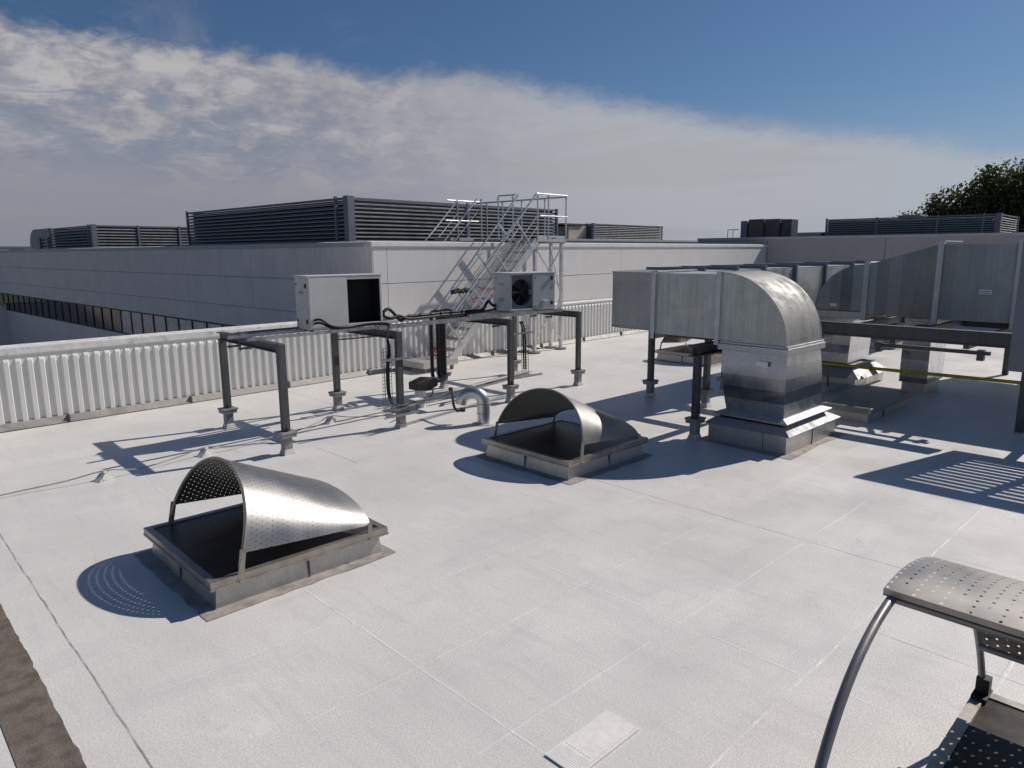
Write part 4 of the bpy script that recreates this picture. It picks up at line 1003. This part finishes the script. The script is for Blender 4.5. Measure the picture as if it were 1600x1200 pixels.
T.part('strap', MB().tube([(x, y, .10), (x, y, .14)], .098, 20), 'black', smooth=True)
mb = MB(); mb.prism([(x-.15, .30), (x+.10, .27), (x+.28, .33), (x+.28, .45), (x+.08, .48), (x-.15, .42)], 'y', y-.12, y+.12); T.part('cap_box', mb, 'black', bevel=.015)
mb = MB(); mb.tube(smooth_path([(x+.10, y-.12, .30), (x+.16, y-.13, .26), (x+.13, y-.10, .17), (x-.02, y-.13, .11), (x-.5, y-.35, .07), (x-.9, y-.6, .09)]), .012, 6); T.part('cable', mb, 'black', smooth=True)
# cable clamps and earthing cable
spots = ((1.98, 8.68), (3.17, 8.86), (5.17, 9.28))
labs = ('white painted cable block in sun beside the shadow of the stand, left', 'white painted cable block in the shadow just beyond the nearest rooflight', 'white painted cable block on the roof between the stand posts')
for (x, y), lb in zip(spots, labs):
    mb = MB(); mb.prism([(-.10, .003), (.09, .003), (.075, .05), (.045, .075), (-.01, .085), (-.05, .045)], 'y', -.045, .045); mb.box(-.01, -.02, .083, .05, .02, .105); mb.tube([(-.03, -.05, .03), (-.03, .05, .03)], .022, 8)
    c = mb.make('cable_block', M['clampw'], (0, 0, 0), True); c.location = (x, y, 0); c.rotation_euler = (0, 0, R(25)); tag(c, lb, 'cable block', 'cable blocks along the earthing cable')
mb = MB(); mb.tube(smooth_path([(-2.0, 8.0, .02), (.2, 8.62, .03), (1.03, 8.76, .035), (1.6, 8.72, .06), (2.0, 8.68, .105), (2.35, 8.70, .045), (2.8, 8.80, .06), (3.18, 8.86, .105), (3.6, 8.88, .05), (4.5, 9.05, .04), (4.95, 9.2, .07), (5.18, 9.28, .105), (5.5, 9.2, .05), (6.1, 8.9, .03)]), .007, 6)
solo('earthing_cable', mb, 'flash', 'thin grey cable strung over the white blocks across the roof', 'cable', (2, 8.7, 0), smooth=True)

# ------------------------------------------------------------------ access stair over the parapet
T = Thing('access_stair', 'aluminium access stair with handrails climbing over the parapet onto the white building', 'access stair', (11.5, 11.7, 0), RZ)
va, vb = 11.42, 11.97            # near and far stringers
U0, Z0, U1, Z1 = 10.35, .24, 13.12, 2.78
sl_ = Vector((U1-U0, 0, Z1-Z0)).normalized(); nrm = Vector((-sl_.z, 0, sl_.x))
for v in (va, vb):
    mb = MB(); mb.bar((U0-.12, v, Z0-.11), (U1, v, Z1-.04), .03, .13, (0, 1, 0)); 
    q = T.part('stringer', MB().bar((U0-.1, v, Z0-.09), (U1, v, Z1-.02), .17, .03, (0, 1, 0)), 'alu')
ns = 12
for i in range(ns):
    s = (i+.6)/ns; u = U0+(U1-U0)*s; z = Z0+(Z1-Z0)*s
    T.part('tread', MB().box(u-.11, va+.02, z-.022, u+.11, vb-.02, z+.014), 'alu_tread')
def rail(mb, pts, r=.022): mb.tube(pts, r, 8)
for v in (va-.02, vb+.02):
    mb = MB()
    top0 = Vector((U0+.0, v, Z0+.95)); top1 = Vector((U1-.02, v, Z1+1.08))
    rail(mb, [top0+Vector((-.02, 0, -.12)), top0, top1])
    for f_ in (.28, .52): rail(mb, [Vector((U0+.05, v, Z0+.95*f_+.05)), Vector((U1, v, Z1+1.08*f_))], .014)
    hr = T.part('handrail', mb, 'alu', smooth=True)
    for s in (.10, .38, .66, .93):
        a = Vector((U0+(U1-U0)*s, v, Z0+(Z1-Z0)*s)); d_ = nrm*.74
        T.part('baluster', MB().bar(a, a+d_, .04, .03), 'alu', hr)
# landing platform bridging onto the roof
pu0, pu1, pv0, pv1 = 13.12, 14.22, 11.40, 14.2
T.part('platform', MB().box(pu0, pv0+.02, 2.76, pu1, pv1, 2.80), 'alu_tread')
mb = MB(); mb.box(pu0, pv0, 2.735, pu1+.02, pv0+.018, 2.875); mb.box(pu1, pv0+.02, 2.70, pu1+.03, pv1, 2.84); T.part('toe_board', mb, 'alu', bevel=.002, label='bright toe board with a dark oval mark')
T.part('maker_mark', MB().cb((pu0+.62, pv0-.002, 2.82), (.16, .003, .035)), 'ink')
for (u, v) in ((pu0+.05, pv0+.12), (pu1-.03, pv0+.12), (pu1-.03, 11.86), (pu0+.05, 11.86)):
    l_ = T.part('leg', MB().box(u-.035, v-.035, .03, u+.035, v+.035, 2.75), 'alu')
    T.part('foot_plate', MB().tube([(u, v, .004), (u, v, .045)], .15, 14), 'steel_end', l_)
mb = MB()
vx = pv0+.12
for (a, b) in (((pu0+.07, 2.55), (pu1-.05, 1.5)), ((pu0+.07, 1.5), (pu1-.05, 2.6)), ((pu0+.07, 1.3), (pu1-.05, .25)), ((pu0+.07, .35), (pu0+.6, .95))):
    mb.bar((a[0], vx-.03, a[1]), (b[0], vx-.03, b[1]), .022, .03)
mb.bar((pu1-.06, pv0+.14, 1.35), (pu1-.06, 11.84, .3), .022, .03); mb.bar((pu1-.06, pv0+.14, 1.5), (pu1-.06, 11.84, 2.6), .022, .03)
mb.bar((pu0+.0, vx, .9), (11.6, vx, 1.35), .02, .03)
T.part('cross_brace', mb, 'alu')
zr = Z1+1.08
mb = MB(); rail(mb, [(U1-.02, pv0, zr), (pu1+.04, pv0, zr)], .021); rail(mb, [(pu1, pv0+.0, zr-.03), (pu1, pv1+.4, zr-.03)], .021)
rail(mb, [(pu0+.1, pv0, 3.35), (pu1+.06, pv0, 3.35)], .016)
rail(mb, [(pu0-.1, 12.6, zr), (pu0-.1, 12.0, zr)], .018); rail(mb, [(pu0-.1, pv1+.3, zr), (pu1, pv1+.3, zr)], .021); rail(mb, [(pu0-.7, 13.9, 3.30), (pu0+.5, 13.9, 3.30)], .016)
gr = T.part('guard_rail', mb, 'alu', smooth=True)
mb = MB()
for (u, v) in ((pu0+.02, pv0), (pu0+.42, pv0), (pu1, pv0), (pu1, 12.1), (pu1, 12.9), (pu1, 13.6), (pu1, pv1), (pu0+.35, pv1), (pu0, pv1), (pu0-.1, 12.1), (pu0-.1, 12.6), (pu0, 13.3)):
    mb.tube([(u, v, 2.78), (u, v, zr-.03)], .018, 8); mb.tube([(u, v, zr-.09), (u, v, zr-.03)], .028, 8)
T.part('rail_post', mb, 'alu', gr, smooth=True)
# far flight going down onto the roof behind
mb = MB()
for v in (13.45, 14.2):
    rail(mb, [(pu0, v, zr-.02), (pu0-1.35, v, zr-.02-1.24)]); rail(mb, [(pu0, v, zr-.35), (pu0-1.1, v, zr-.35-1.0)], .014)
T.part('handrail', mb, 'alu', smooth=True)
T.part('far_step', MB().box(pu0-.9, 13.5, 2.78, pu0-.1, 14.15, 2.86), 'alu_tread')
# landing board at the foot
T.part('foot_landing', MB().box(9.35, 11.25, .20, 10.32, 11.97, .235).box(9.35, 11.25, .10, 10.32, 11.28, .199).box(9.35, 11.281, .10, 9.38, 11.97, .199), 'alu_tread', label='raised metal board at the foot of the stair')
for (u, v) in ((9.45, 11.32), (10.2, 11.32), (10.2, 11.88), (9.45, 11.88)): T.part('landing_leg', MB().box(u-.03, v-.03, .003, u+.03, v+.03, .119), 'steel_end')
# clutter on the stair
mb = MB()
rg = random.Random(9)
pts = [(10.0+rg.uniform(-.17, .17), 11.55+rg.uniform(-.15, .15), .27+rg.uniform(0, .22)) for _ in range(16)]
p_ = [RL(*q[:2], q[2]) for q in pts]
mb.tube(smooth_path(p_, 5), .014, 6)
solo('red_strap', mb, 'redhose', 'tangled red strap lying on the board at the foot of the stair', 'strap', tuple(Vector(p_[0])), smooth=True)
q0 = RL(11.28, 11.38, 1.32)
mb = MB(); mb.tube(smooth_path([RL(11.3, 11.6, 1.72), RL(11.5, 11.5, 1.62), RL(11.72, 11.46, 1.38), RL(11.62, 11.5, 1.27), RL(11.2, 11.5, 1.31), RL(11.05, 11.55, 1.5)]), .013, 6)
solo('red_strap', mb, 'redhose', 'red strap hanging over the treads halfway up the stair', 'strap', tuple(q0), smooth=True)
mb = MB(); rx = random.Random(2)
a = Vector(RL(10.55, 11.25, 1.66))
for k in range(5):
    c_ = Vector(RL(10.42+.11*k, 11.45, 1.63+.02*(k % 2))); mb.tube([c_+Vector((-.06, 0, -.02)), c_+Vector((-.02, 0, .02)), c_+Vector((.03, 0, .03)), c_+Vector((.07, 0, -.01))], [.03, .055, .055, .03], 8)
bagb = solo('dark_bag', mb, plain('navy cloth', (.02, .03, .05), .8).name and 'black' or 'black', 'dark crumpled cloth bag hung on the stair handrail', 'bag', tuple(a), smooth=True)
